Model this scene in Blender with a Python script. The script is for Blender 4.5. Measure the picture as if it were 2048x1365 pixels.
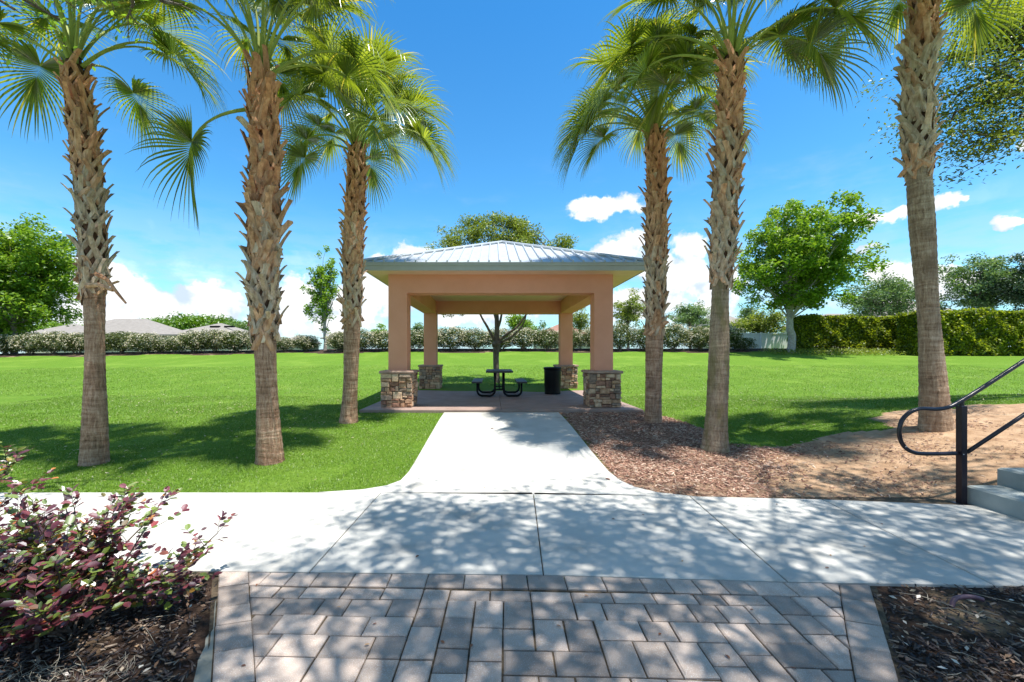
import bpy, math, random
import numpy as np
from mathutils import Vector

for o in list(bpy.data.objects):
    bpy.data.objects.remove(o)
SC = bpy.context.scene
COL = SC.collection
R = math.radians
F_PX, VX, VY, EYE = 853.0, 987.0, 708.0, 1.5      # calibration used to turn measurements into metres

# ------------------------------------------------------------------ camera
cam_d = bpy.data.cameras.new('camera')
cam = bpy.data.objects.new('camera', cam_d)
COL.objects.link(cam)
cam.location = (0, 0, EYE)
cam.rotation_euler = (R(90), 0, 0)
cam_d.sensor_width = 36
cam_d.lens = 36 * F_PX / 2048
cam_d.shift_x = 37 / 2048
cam_d.shift_y = 25.5 / 2048
cam_d.clip_start = 0.05
cam_d.clip_end = 3000
SC.camera = cam

# ------------------------------------------------------------------ exposure
SC.view_settings.view_transform = 'Standard'
SC.view_settings.look = 'None'
SC.view_settings.gamma = 1
SC.view_settings.use_curve_mapping = False
SC.view_settings.exposure = 1.0

# ------------------------------------------------------------------ sun
SUNV = Vector((0.25, -0.165, 1.0)).normalized()
sl = bpy.data.lights.new('sun', 'SUN')
sl.energy = 4.3
sl.angle = R(0.53)
sl.color = (1.0, 0.955, 0.88)
so = bpy.data.objects.new('sun', sl)
COL.objects.link(so)
so.rotation_euler = SUNV.to_track_quat('Z', 'Y').to_euler()
so.location = (5, -4, 30)

# ------------------------------------------------------------------ world: sky with cumulus
SKY_STRENGTH = 0.12
W = bpy.data.worlds.new('World')
SC.world = W
W.use_nodes = True
nt = W.node_tree
nt.nodes.clear()


def N(tree, t, **kw):
    n = tree.nodes.new(t)
    for k, v in kw.items():
        setattr(n, k, v)
    return n


def M(tree, op, a, b=None, c=None, clamp=False):
    n = tree.nodes.new('ShaderNodeMath')
    n.operation = op
    n.use_clamp = clamp
    for i, v in enumerate((a, b, c)):
        if v is None:
            continue
        if isinstance(v, (int, float)):
            n.inputs[i].default_value = v
        else:
            tree.links.new(v, n.inputs[i])
    return n.outputs[0]


def VM(tree, op, a, b=None, scale=None):
    n = tree.nodes.new('ShaderNodeVectorMath')
    n.operation = op
    for i, v in enumerate((a, b)):
        if v is None:
            continue
        if isinstance(v, (tuple, list)):
            n.inputs[i].default_value = v
        else:
            tree.links.new(v, n.inputs[i])
    if scale is not None:
        if isinstance(scale, (int, float)):
            n.inputs['Scale'].default_value = scale
        else:
            tree.links.new(scale, n.inputs['Scale'])
    return n.outputs['Value'] if op in ('LENGTH', 'DISTANCE', 'DOT_PRODUCT') else n.outputs['Vector']


def MIX(tree, f, a, b, blend='MIX'):
    n = tree.nodes.new('ShaderNodeMix')
    n.data_type = 'RGBA'
    n.blend_type = blend
    n.clamp_factor = True
    for sock, v in ((n.inputs[0], f), (n.inputs[6], a), (n.inputs[7], b)):
        if isinstance(v, (int, float)):
            sock.default_value = v
        elif isinstance(v, (tuple, list)):
            sock.default_value = tuple(v) + ((1,) if len(v) == 3 else ())
        else:
            tree.links.new(v, sock)
    return n.outputs[2]


def MR(tree, v, a, b, c=0.0, d=1.0, smooth=True):
    n = tree.nodes.new('ShaderNodeMapRange')
    n.interpolation_type = 'SMOOTHSTEP' if smooth else 'LINEAR'
    tree.links.new(v, n.inputs[0])
    for i, x in enumerate((a, b, c, d)):
        n.inputs[i + 1].default_value = x
    return n.outputs[0]


def NOISE(tree, vec, scale, detail=4, rough=0.55, out=0):
    n = tree.nodes.new('ShaderNodeTexNoise')
    n.inputs['Scale'].default_value = scale
    n.inputs['Detail'].default_value = detail
    n.inputs['Roughness'].default_value = rough
    if vec is not None:
        tree.links.new(vec, n.inputs['Vector'])
    return n.outputs[out]


sky = N(nt, 'ShaderNodeTexSky', sky_type='NISHITA')
sky.sun_disc = False
sky.sun_elevation = math.asin(SUNV.z)
sky.sun_rotation = math.atan2(SUNV.x, SUNV.y)
sky.air_density = 1.0
sky.dust_density = 0.3
sky.ozone_density = 2.5
hs = N(nt, 'ShaderNodeHueSaturation')
hs.inputs['Saturation'].default_value = 1.14
hs.inputs['Value'].default_value = 1.0
nt.links.new(sky.outputs[0], hs.inputs['Color'])
tc = N(nt, 'ShaderNodeTexCoord')
sep = N(nt, 'ShaderNodeSeparateXYZ')
nt.links.new(tc.outputs['Generated'], sep.inputs[0])
X_, Y_, Z_ = sep.outputs
az = M(nt, 'ARCTAN2', X_, Y_)
rad = M(nt, 'SQRT', M(nt, 'ADD', M(nt, 'MULTIPLY', X_, X_), M(nt, 'MULTIPLY', Y_, Y_)))
te = M(nt, 'DIVIDE', Z_, M(nt, 'MAXIMUM', rad, 0.02))
cv = N(nt, 'ShaderNodeCombineXYZ')
nt.links.new(az, cv.inputs[0])
nt.links.new(te, cv.inputs[1])
V0 = cv.outputs[0]
warp = VM(nt, 'SCALE', VM(nt, 'SUBTRACT', NOISE(nt, V0, 9, 5, 0.6, 1), (0.5, 0.5, 0.5)), scale=0.10)
V1 = VM(nt, 'ADD', V0, warp)
warp2 = VM(nt, 'SCALE', VM(nt, 'SUBTRACT', NOISE(nt, V0, 34, 3, 0.55, 1), (0.5, 0.5, 0.5)), scale=0.022)
V1 = VM(nt, 'ADD', V1, warp2)
# cumulus puffs: (x, y, half width, half height) measured on the sky
PUFF = [
    (225, 590, 100, 62), (160, 600, 70, 60), (300, 605, 90, 45), (400, 600, 75, 52), (440, 610, 80, 45), (250, 640, 190, 40),
    (600, 600, 60, 62), (650, 625, 70, 55), (720, 600, 60, 50), (830, 510, 55, 30), (790, 530, 60, 34), (760, 590, 90, 45),
    (560, 640, 90, 45), (880, 560, 80, 50), (950, 610, 120, 50),
    (1215, 412, 72, 26), (1180, 425, 40, 22), (1255, 405, 40, 24),
    (1250, 500, 62, 38), (1210, 515, 50, 32), (1385, 500, 42, 42), (1395, 560, 62, 62), (1330, 545, 70, 45), (1430, 590, 60, 60),
    (1290, 610, 120, 36), (1060, 600, 120, 40),
    (1800, 420, 55, 20), (1870, 412, 62, 20), (1735, 428, 46, 16), (1920, 408, 36, 14),
    (2030, 448, 50, 13), (1728, 496, 32, 10), (1780, 545, 55, 28), (1860, 545, 70, 30), (1920, 550, 40, 22), (1830, 580, 120, 26),
    (2060, 285, 60, 16), (2120, 520, 80, 30), (-60, 600, 120, 60), (-220, 560, 120, 50), (2350, 560, 160, 40), (2300, 420, 80, 20),
]
fields = []
for (x, y, rx, ry) in PUFF:
    a = math.atan((x - VX) / F_PX)
    c = math.cos(a)
    cx, cy = a, (VY - y) / F_PX * c
    sx, sy = F_PX / (rx * c * c), F_PX / (ry * c)
    d = VM(nt, 'SUBTRACT', V1, (cx, cy, 0))
    d = VM(nt, 'MULTIPLY', d, (sx, sy, 0))
    fields.append(M(nt, 'SUBTRACT', 1.0, VM(nt, 'LENGTH', d)))
f = fields[0]
for g in fields[1:]:
    f = M(nt, 'SMOOTH_MAX', f, g, 0.18)
nz = NOISE(nt, V0, 22, 7, 0.62)
fn = M(nt, 'ADD', f, M(nt, 'MULTIPLY', M(nt, 'SUBTRACT', nz, 0.5), 1.5))
dens = MR(nt, fn, -0.04, 0.34)
thin = MR(nt, NOISE(nt, VM(nt, 'MULTIPLY', V0, (1, 2.6, 1)), 5, 6, 0.6), 0.50, 0.76, 0, 0.22)
low = MR(nt, te, 0.0, 0.36, 1.0, 0.0)
lowc = M(nt, 'MULTIPLY', low, MR(nt, NOISE(nt, VM(nt, 'MULTIPLY', V0, (1, 3.2, 1)), 8, 6, 0.6), 0.32, 0.58))
dens = M(nt, 'MAXIMUM', dens, M(nt, 'MULTIPLY', thin, MR(nt, te, 0.25, 0.5, 1, 0)))
dens = M(nt, 'MAXIMUM', dens, M(nt, 'MULTIPLY', lowc, 0.62))
side = M(nt, 'MAXIMUM', MR(nt, M(nt, 'ABSOLUTE', az), 0.92, 1.25), MR(nt, te, 0.95, 1.25))
zz = M(nt, 'ADD', M(nt, 'MAXIMUM', Z_, 0.0), 0.22)
plan = VM(nt, 'DIVIDE', tc.outputs['Generated'], None)
for k in range(3):
    nt.links.new(zz, plan.node.inputs[1]) if k == 0 else None
wide = MR(nt, NOISE(nt, plan, 2.1, 7, 0.6), 0.49, 0.55)  # unseen clouds overhead and behind the camera, added to whiten the ambient light
wide = M(nt, 'MULTIPLY', side, wide)
dens = M(nt, 'MAXIMUM', dens, wide)
V2 = VM(nt, 'ADD', V0, (0.012, 0.030, 0))
emb = M(nt, 'SUBTRACT', NOISE(nt, V0, 14, 6, 0.55), NOISE(nt, V2, 14, 6, 0.55))
shade = MR(nt, M(nt, 'ADD', M(nt, 'MULTIPLY', emb, 2.2), M(nt, 'MULTIPLY', f, 0.34)), -0.30, 0.26)
ccol = MIX(nt, shade, (3.0, 3.6, 4.3), (5.0, 5.05, 5.1))
hz = MR(nt, te, -0.02, 0.30, 0.45, 0.0)
skyc = MIX(nt, MR(nt, te, 0.02, 0.80, 0.0, 1.0, False), MIX(nt, 1.0, hs.outputs[0], (0.60, 1.00, 1.04), 'MULTIPLY'),
           MIX(nt, 1.0, hs.outputs[0], (0.33, 0.87, 1.05), 'MULTIPLY'))
skyc = MIX(nt, hz, skyc, (2.0, 3.4, 4.4))
final = MIX(nt, dens, skyc, ccol)
bg = N(nt, 'ShaderNodeBackground')
bg.inputs['Strength'].default_value = SKY_STRENGTH
nt.links.new(final, bg.inputs['Color'])
wo = N(nt, 'ShaderNodeOutputWorld')
nt.links.new(bg.outputs[0], wo.inputs['Surface'])

# ------------------------------------------------------------------ helpers
WLOC = {}


def setp(o, label=None, cat=None, group=None, kind=None):
    if label:
        o['label'] = label
    if cat:
        o['category'] = cat
    if group:
        o['group'] = group
    if kind:
        o['kind'] = kind
    return o


def empty(name, loc, label=None, cat=None, group=None, kind=None):
    o = bpy.data.objects.new(name, None)
    o.empty_display_size = 0.2
    COL.objects.link(o)
    o.location = loc
    WLOC[o.name] = Vector(loc)
    return setp(o, label, cat, group, kind)


def mesh_np(name, V, F, mats, smooth=False, mi=None):
    """V (n,3) array, F (m,k) array of one face size, or list of lists"""
    me = bpy.data.meshes.new(name)
    V = np.asarray(V, dtype=np.float32)
    if isinstance(F, np.ndarray):
        k = F.shape[1]
        me.vertices.add(len(V))
        me.vertices.foreach_set('co', V.ravel())
        me.loops.add(F.size)
        me.loops.foreach_set('vertex_index', F.astype(np.int32).ravel())
        me.polygons.add(len(F))
        me.polygons.foreach_set('loop_start', np.arange(0, F.size, k, dtype=np.int32))
        me.update(calc_edges=True)
    else:
        me.from_pydata(V.tolist(), [], F)
        me.update()
    for m in (mats if isinstance(mats, (list, tuple)) else [mats]):
        me.materials.append(m)
    if mi is not None:
        me.polygons.foreach_set('material_index', np.asarray(mi, dtype=np.int32))
    if smooth:
        me.polygons.foreach_set('use_smooth', np.ones(len(me.polygons), dtype=bool))
    return me


def link(name, me, parent=None, loc=(0, 0, 0), rot=(0, 0, 0), scale=(1, 1, 1)):
    o = bpy.data.objects.new(name, me)
    COL.objects.link(o)
    o.location = loc
    o.rotation_euler = rot
    o.scale = scale
    if parent is not None:
        o.parent = parent
    return o


def put(name, V, F, mat, parent=None, smooth=False, recenter=True, mi=None):
    """V in world coordinates -> an object whose origin is at its own base, parented properly"""
    V = np.asarray(V, dtype=np.float64)
    c = np.array([(V[:, 0].min() + V[:, 0].max()) / 2, (V[:, 1].min() + V[:, 1].max()) / 2, V[:, 2].min()]) if recenter else np.zeros(3)
    me = mesh_np(name, V - c, F, mat, smooth, mi)
    pw = WLOC.get(parent.name, Vector((0, 0, 0))) if parent is not None else Vector((0, 0, 0))
    o = link(name, me, parent, Vector(c) - pw)
    WLOC[o.name] = Vector(c)
    return o


class MB:
    def __init__(s):
        s.V = []
        s.F = []

    def add(s, V, F):
        b = len(s.V)
        s.V.extend([tuple(v) for v in V])
        s.F.extend([[i + b for i in f] for f in F])
        return s

    def box(s, x0, x1, y0, y1, z0, z1, bev=0.0):
        if bev <= 0:
            V = [(x, y, z) for z in (z0, z1) for y in (y0, y1) for x in (x0, x1)]
            return s.add(V, [[0, 2, 3, 1], [4, 5, 7, 6], [0, 1, 5, 4], [2, 6, 7, 3], [0, 4, 6, 2], [1, 3, 7, 5]])
        b = bev
        V = []
        F = []
        # chamfered box: three rings
        rings = [(z0, 0), (z1 - b, 0), (z1, b)]
        for z, i in rings:
            V += [(x0 + i, y0 + i, z), (x1 - i, y0 + i, z), (x1 - i, y1 - i, z), (x0 + i, y1 - i, z)]
        F = [[3, 2, 1, 0], [8, 9, 10, 11]]
        for r in range(2):
            for k in range(4):
                F.append([r * 4 + k, r * 4 + (k + 1) % 4, r * 4 + 4 + (k + 1) % 4, r * 4 + 4 + k])
        return s.add(V, F)

    def tube(s, pts, rs, n=10, cap=True, jit=None):
        pts = [Vector(p) for p in pts]
        if not isinstance(rs, (list, tuple, np.ndarray)):
            rs = [rs] * len(pts)
        V = []
        F = []
        t0 = (pts[1] - pts[0]).normalized()
        ref = Vector((0, 0, 1)) if abs(t0.z) < 0.9 else Vector((1, 0, 0))
        u = t0.cross(ref).normalized()
        for i, p in enumerate(pts):
            t = (pts[min(i + 1, len(pts) - 1)] - pts[max(i - 1, 0)]).normalized()
            u = (u - t * u.dot(t)).normalized()
            w = t.cross(u)
            for k in range(n):
                a = 2 * math.pi * k / n
                r = rs[i] * (jit(i, k) if jit else 1)
                V.append(p + u * (math.cos(a) * r) + w * (math.sin(a) * r))
        for i in range(len(pts) - 1):
            for k in range(n):
                a, b = i * n + k, i * n + (k + 1) % n
                F.append([a, b, b + n, a + n])
        if cap:
            F.append(list(range(n))[::-1])
            F.append([(len(pts) - 1) * n + k for k in range(n)])
        return s.add(V, F)

    def put(s, name, mat, parent=None, smooth=False, **k):
        return put(name, s.V, s.F, mat, parent, smooth, **k)


def P(px, py, D):
    return Vector(((px - VX) / F_PX * D, D, EYE - (py - VY) / F_PX * D))


def sstep(a, b, x):
    t = np.clip((x - a) / (b - a), 0, 1)
    return t * t * (3 - 2 * t)


# ------------------------------------------------------------------ materials
def newmat(name):
    m = bpy.data.materials.new(name)
    m.use_nodes = True
    t = m.node_tree
    t.nodes.clear()
    out = N(t, 'ShaderNodeOutputMaterial')
    return m, t, out


def pos(t):
    return N(t, 'ShaderNodeNewGeometry').outputs['Position']


def ramp(t, fac, stops):
    n = N(t, 'ShaderNodeValToRGB')
    e = n.color_ramp.elements
    while len(e) < len(stops):
        e.new(0.5)
    for el, (p, c) in zip(e, stops):
        el.position = p
        el.color = tuple(c) + (1,)
    t.links.new(fac, n.inputs[0])
    return n.outputs[0]


def surf(name, stops, scale=8, detail=5, rough=0.8, bump=0.3, bscale=None, bdist=0.01, var=0.0, spec=0.3, vec=None, stretch=None,
         speck=None, metallic=0.0, stain=None):
    m, t, out = newmat(name)
    b = N(t, 'ShaderNodeBsdfPrincipled')
    p = pos(t)
    if stretch:
        p = VM(t, 'MULTIPLY', p, stretch)
    n1 = NOISE(t, p, scale, detail, 0.6)
    c = ramp(t, n1, stops)
    if speck:
        s_sc, s_col, lo, hi = speck
        c = MIX(t, MR(t, NOISE(t, p, s_sc, 2, 0.6), lo, hi), c, s_col)
    if stain:
        s_sc, s_col, lo, hi, amt = stain
        c = MIX(t, MR(t, NOISE(t, p, s_sc, 5, 0.65), lo, hi, 0, amt), c, s_col)
    if var:
        oi = N(t, 'ShaderNodeObjectInfo')
        c = MIX(t, 1.0, c, ramp(t, oi.outputs['Random'], [(0, (1 - var,) * 3), (1, (1 + var, 1 + var * .9, 1 + var * .8))]), 'MULTIPLY')
    t.links.new(c, b.inputs['Base Color'])
    b.inputs['Roughness'].default_value = rough
    b.inputs['Specular IOR Level'].default_value = spec
    b.inputs['Metallic'].default_value = metallic
    if bump:
        bn = N(t, 'ShaderNodeBump')
        bn.inputs['Strength'].default_value = bump
        bn.inputs['Distance'].default_value = bdist
        t.links.new(NOISE(t, p, bscale or scale * 6, 5, 0.65), bn.inputs['Height'])
        t.links.new(bn.outputs[0], b.inputs['Normal'])
    t.links.new(b.outputs[0], out.inputs[0])
    return m


def leafm(name, stops, trans=0.35, gloss=0.12, rough=0.4, obj=False, tcol=None):
    m, t, out = newmat(name)
    if obj:
        r = N(t, 'ShaderNodeObjectInfo').outputs['Random']
    else:
        r = N(t, 'ShaderNodeNewGeometry').outputs['Random Per Island']
    c = ramp(t, r, stops)
    d = N(t, 'ShaderNodeBsdfDiffuse')
    tr = N(t, 'ShaderNodeBsdfTranslucent')
    g = N(t, 'ShaderNodeBsdfGlossy')
    g.inputs['Roughness'].default_value = rough
    g.inputs['Color'].default_value = (0.9, 0.95, 1, 1)
    t.links.new(c, d.inputs[0])
    t.links.new(MIX(t, 1.0, c, tcol or (1.5, 1.55, 0.7), 'MULTIPLY'), tr.inputs[0])
    m1 = N(t, 'ShaderNodeMixShader')
    m1.inputs[0].default_value = trans
    t.links.new(d.outputs[0], m1.inputs[1])
    t.links.new(tr.outputs[0], m1.inputs[2])
    m2 = N(t, 'ShaderNodeMixShader')
    m2.inputs[0].default_value = gloss
    t.links.new(m1.outputs[0], m2.inputs[1])
    t.links.new(g.outputs[0], m2.inputs[2])
    t.links.new(m2.outputs[0], out.inputs[0])
    return m


def flat(name, col, rough=0.5, metallic=0.0, spec=0.5, bump=0.0, bscale=60, nvar=0.12):
    m, t, out = newmat(name)
    b = N(t, 'ShaderNodeBsdfPrincipled')
    c = ramp(t, NOISE(t, pos(t), 5, 5, 0.6), [(0.3, [x * (1 - nvar) for x in col]), (0.7, [x * (1 + nvar) for x in col])])
    t.links.new(c, b.inputs['Base Color'])
    b.inputs['Roughness'].default_value = rough
    b.inputs['Metallic'].default_value = metallic
    b.inputs['Specular IOR Level'].default_value = spec
    if bump:
        bn = N(t, 'ShaderNodeBump')
        bn.inputs['Strength'].default_value = bump
        bn.inputs['Distance'].default_value = 0.004
        t.links.new(NOISE(t, pos(t), bscale, 4, 0.6), bn.inputs['Height'])
        t.links.new(bn.outputs[0], b.inputs['Normal'])
    t.links.new(b.outputs[0], out.inputs[0])
    return m


MAT = {}
MAT['lawn'] = surf('lawn_green', [(0.25, (0.062, 0.125, 0.010)), (0.5, (0.105, 0.20, 0.018)), (0.78, (0.19, 0.30, 0.045))], scale=26, detail=8,
                   rough=0.9, bump=0.9, bscale=70, bdist=0.03, spec=0.1, stain=(0.55, (0.22, 0.32, 0.05), 0.45, 0.75, 0.5))
MAT['grass'] = leafm('grass_blade', [(0, (0.055, 0.12, 0.008)), (0.5, (0.105, 0.205, 0.015)), (0.9, (0.18, 0.29, 0.03)), (1, (0.46, 0.46, 0.24))], trans=0.3, gloss=0.02, tcol=(1.3, 1.3, .7))
MAT['sand'] = surf('pale_sand', [(0.3, (0.27, 0.165, 0.095)), (0.55, (0.40, 0.265, 0.165)), (0.8, (0.52, 0.365, 0.24))], scale=5, detail=8, rough=0.95, bump=0.8,
                   bscale=22, bdist=0.03, spec=0.1, stain=(2.2, (0.20, 0.11, 0.065), 0.52, 0.72, 0.6))
MAT['mulchground'] = surf('mulch_soil', [(0.3, (0.13, 0.075, 0.05)), (0.5, (0.26, 0.165, 0.11)), (0.75, (0.42, 0.30, 0.21))], scale=16, detail=8,
                          rough=0.95, bump=1.0, bscale=40, bdist=0.03, spec=0.1, stain=(1.1, (0.42, 0.31, 0.21), 0.55, 0.68, 0.8))
MAT['darksoil'] = surf('dark_soil', [(0.3, (0.018, 0.012, 0.009)), (0.5, (0.05, 0.032, 0.024)), (0.75, (0.14, 0.09, 0.06))], scale=20, detail=8,
                       rough=0.95, bump=1.0, bscale=50, bdist=0.02, spec=0.1, stain=(1.3, (0.36, 0.26, 0.16), 0.52, 0.68, 0.75))
MAT['chip'] = leafm('mulch_chip', [(0, (0.12, 0.055, 0.038)), (0.35, (0.27, 0.135, 0.09)), (0.7, (0.42, 0.24, 0.165)), (0.95, (0.60, 0.45, 0.34))], trans=0, gloss=0.03, rough=0.6)
MAT['chipdark'] = leafm('mulch_chip_dark', [(0, (0.012, 0.009, 0.009)), (0.5, (0.05, 0.032, 0.028)), (0.8, (0.11, 0.075, 0.055)), (0.98, (0.27, 0.205, 0.15))], trans=0, gloss=0.04, rough=0.5)
MAT['concrete'] = surf('pale_concrete', [(0.3, (0.43, 0.42, 0.39)), (0.55, (0.50, 0.49, 0.455)), (0.8, (0.56, 0.55, 0.515))], scale=2.2, detail=9, rough=0.9,
                       bump=0.25, bscale=180, bdist=0.004, spec=0.2, speck=(260, (0.36, 0.35, 0.33), 0.58, 0.70), stain=(1.7, (0.25, 0.225, 0.19), 0.50, 0.78, 0.6), var=0.06)
MAT['joint'] = surf('joint_dirt', [(0.3, (0.05, 0.04, 0.03)), (0.7, (0.16, 0.12, 0.08))], scale=30, rough=0.95, bump=0.5, spec=0.1)
MAT['paver'] = surf('paver_concrete', [(0.25, (0.31, 0.25, 0.215)), (0.5, (0.43, 0.35, 0.30)), (0.8, (0.53, 0.435, 0.375))], scale=7, detail=8, rough=0.88,
                    bump=0.75, bscale=330, bdist=0.006, spec=0.25, speck=(240, (0.56, 0.55, 0.53), 0.56, 0.66), stain=(2.2, (0.24, 0.22, 0.21), 0.5, 0.75, .5), var=0.30)
MAT['slab'] = surf('brown_slab', [(0.3, (0.25, 0.175, 0.145)), (0.6, (0.32, 0.23, 0.195)), (0.8, (0.39, 0.295, 0.25))], scale=3, detail=8, rough=0.8,
                   bump=0.25, bscale=120, bdist=0.004, spec=0.3, stain=(0.9, (0.45, 0.36, 0.31), 0.5, 0.8, 0.5))
MAT['stucco'] = surf('tan_stucco', [(0.3, (0.74, 0.335, 0.215)), (0.7, (0.82, 0.39, 0.26))], scale=1.4, detail=6, rough=0.92, bump=0.45, bscale=90, bdist=0.006, spec=0.15)
MAT['soffit'] = flat('cream_soffit', (0.92, 0.62, 0.50), rough=0.6, nvar=0.04)
MAT['fascia'] = flat('grey_fascia', (0.42, 0.42, 0.39), rough=0.5, nvar=0.06)
MAT['roofmetal'] = flat('pale_metal_roof', (0.44, 0.47, 0.50), rough=0.42, metallic=0.12, nvar=0.10)
MAT['black'] = flat('black_paint', (0.004, 0.004, 0.005), rough=0.45, spec=0.16, nvar=0.2)
MAT['rail'] = flat('black_rail_paint', (0.016, 0.011, 0.018), rough=0.28, nvar=0.2, bump=0.15, bscale=200)
MAT['blackmesh'] = flat('dark_grey_tabletop', (0.03, 0.026, 0.026), rough=0.5, nvar=0.2)
MAT['step'] = surf('grey_step', [(0.3, (0.28, 0.31, 0.30)), (0.7, (0.38, 0.41, 0.39))], scale=3, detail=8, rough=0.9, bump=0.35, bscale=90, bdist=0.006, spec=0.2,
                   stain=(2.5, (0.20, 0.21, 0.19), 0.5, 0.75, 0.5))
MAT['kerb'] = surf('buff_kerb', [(0.3, (0.24, 0.24, 0.20)), (0.7, (0.36, 0.35, 0.30))], scale=6, detail=8, rough=0.9, bump=0.5, bscale=60, bdist=0.008, spec=0.2)
MAT['trunkpalm'] = None
for nm, st in (('stone_a', [(0.3, (0.36, 0.20, 0.12)), (0.7, (0.66, 0.43, 0.28))]), ('stone_b', [(0.3, (0.20, 0.145, 0.11)), (0.7, (0.42, 0.32, 0.245))]),
               ('stone_c', [(0.3, (0.50, 0.34, 0.22)), (0.7, (0.76, 0.57, 0.40))]), ('stone_d', [(0.3, (0.18, 0.10, 0.07)), (0.7, (0.42, 0.23, 0.16))])):
    MAT[nm] = surf(nm, st, scale=14, detail=7, rough=0.9, bump=0.9, bscale=45, bdist=0.015, var=0.18, spec=0.2)
MAT['mortar'] = surf('mortar', [(0.3, (0.10, 0.08, 0.065)), (0.7, (0.2, 0.16, 0.13))], scale=20, rough=0.95, bump=0.6, spec=0.1)
MAT['cap'] = surf('stone_cap', [(0.3, (0.30, 0.19, 0.15)), (0.7, (0.48, 0.34, 0.27))], scale=9, detail=7, rough=0.85, bump=0.7, bscale=50, bdist=0.01, spec=0.2)
MAT['bark'] = surf('oak_bark', [(0.3, (0.11, 0.085, 0.07)), (0.55, (0.20, 0.165, 0.14)), (0.8, (0.33, 0.29, 0.25))], scale=9, detail=8, rough=0.95, bump=1.0, bscale=16,
                   bdist=0.04, spec=0.1, stretch=(2, 2, 0.6))
MAT['barkpale'] = surf('pale_bark', [(0.3, (0.24, 0.21, 0.18)), (0.7, (0.42, 0.39, 0.35))], scale=9, detail=8, rough=0.95, bump=0.8, bscale=16, bdist=0.03, spec=0.1)
MAT['twig'] = surf('twig_bark', [(0.3, (0.05, 0.035, 0.028)), (0.7, (0.13, 0.10, 0.08))], scale=60, rough=0.9, bump=0.3, spec=0.1)


def palmbark(name, stops, moss=None):
    m, t, out = newmat(name)
    b = N(t, 'ShaderNodeBsdfPrincipled')
    p = pos(t)
    w = VM(t, 'ADD', p, VM(t, 'SCALE', NOISE(t, p, 3, 4, 0.6, 1), scale=0.10))
    rings = NOISE(t, VM(t, 'MULTIPLY', w, (1.6, 1.6, 15)), 1.6, 6, 0.68)
    fib = NOISE(t, VM(t, 'MULTIPLY', w, (26, 26, 3.0)), 1.6, 6, 0.7)
    mixf = M(t, 'ADD', M(t, 'MULTIPLY', rings, 0.46), M(t, 'MULTIPLY', fib, 0.54))
    c = ramp(t, mixf, stops)
    c = MIX(t, MR(t, NOISE(t, p, 2.2, 5, 0.6), 0.5, 0.72, 0, 0.55), c, stops[0][1])
    c = MIX(t, MR(t, NOISE(t, p, 28, 3, 0.6), 0.63, 0.72, 0, 0.35), c, (0.46, 0.42, 0.37))
    if moss:
        c = MIX(t, MR(t, NOISE(t, VM(t, 'MULTIPLY', p, (3, 3, 1)), 2.0, 5, 0.6), 0.45, 0.66, 0, 0.6), c, moss)
    t.links.new(c, b.inputs['Base Color'])
    b.inputs['Roughness'].default_value = 0.92
    b.inputs['Specular IOR Level'].default_value = 0.15
    bn = N(t, 'ShaderNodeBump')
    bn.inputs['Strength'].default_value = 1.0
    bn.inputs['Distance'].default_value = 0.035
    t.links.new(mixf, bn.inputs['Height'])
    t.links.new(bn.outputs[0], b.inputs['Normal'])
    t.links.new(b.outputs[0], out.inputs[0])
    return m


MAT['palm_brown'] = palmbark('palm_bark_brown', [(0.36, (0.13, 0.065, 0.038)), (0.5, (0.40, 0.235, 0.150)), (0.64, (0.66, 0.45, 0.32))])
MAT['palm_grey'] = palmbark('palm_bark_grey', [(0.36, (0.17, 0.105, 0.065)), (0.5, (0.42, 0.29, 0.19)), (0.64, (0.66, 0.51, 0.37))])
MAT['palm_moss'] = palmbark('palm_bark_mossy', [(0.36, (0.16, 0.11, 0.07)), (0.5, (0.35, 0.25, 0.165)), (0.64, (0.54, 0.42, 0.29))], moss=(0.18, 0.155, 0.05))


def bootm(name, stops):
    return surf(name, stops, scale=7, detail=7, rough=0.85, bump=0.7, bscale=30, bdist=0.01, var=0.22, spec=0.2, stretch=(3, 3, 0.8))


MAT['boot_red'] = bootm('boot_reddish', [(0.3, (0.34, 0.14, 0.07)), (0.55, (0.62, 0.31, 0.17)), (0.8, (0.78, 0.48, 0.30))])
MAT['boot_tan'] = bootm('boot_tan', [(0.3, (0.32, 0.155, 0.08)), (0.55, (0.60, 0.35, 0.21)), (0.8, (0.78, 0.53, 0.36))])
MAT['boot_grey'] = bootm('boot_grey', [(0.3, (0.30, 0.20, 0.13)), (0.55, (0.56, 0.42, 0.30)), (0.8, (0.76, 0.62, 0.48))])
MAT['boot_core'] = surf('boot_core', [(0.3, (0.06, 0.028, 0.016)), (0.7, (0.22, 0.115, 0.07))], scale=14, rough=0.95, bump=0.9, bscale=40, bdist=0.03, spec=0.1)
MAT['frond'] = leafm('palm_leaflet', [(0, (0.075, 0.115, 0.014)), (0.6, (0.155, 0.215, 0.026)), (0.90, (0.26, 0.32, 0.055)), (1, (0.46, 0.38, 0.12))],
                     trans=0.40, gloss=0.075, rough=0.28, tcol=(2.1, 1.9, 0.6))
MAT['petiole'] = flat('palm_petiole', (0.30, 0.35, 0.075), rough=0.55, spec=0.25, nvar=0.25)
MAT['lf_maple'] = leafm('maple_leaves', [(0, (0.07, 0.145, 0.012)), (0.5, (0.14, 0.245, 0.02)), (1, (0.27, 0.38, 0.045))], trans=0.42, gloss=0.03)
MAT['lf_oak'] = leafm('oak_leaves', [(0, (0.075, 0.11, 0.018)), (0.5, (0.16, 0.21, 0.032)), (1, (0.29, 0.32, 0.055))], trans=0.35, gloss=0.03)
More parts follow.
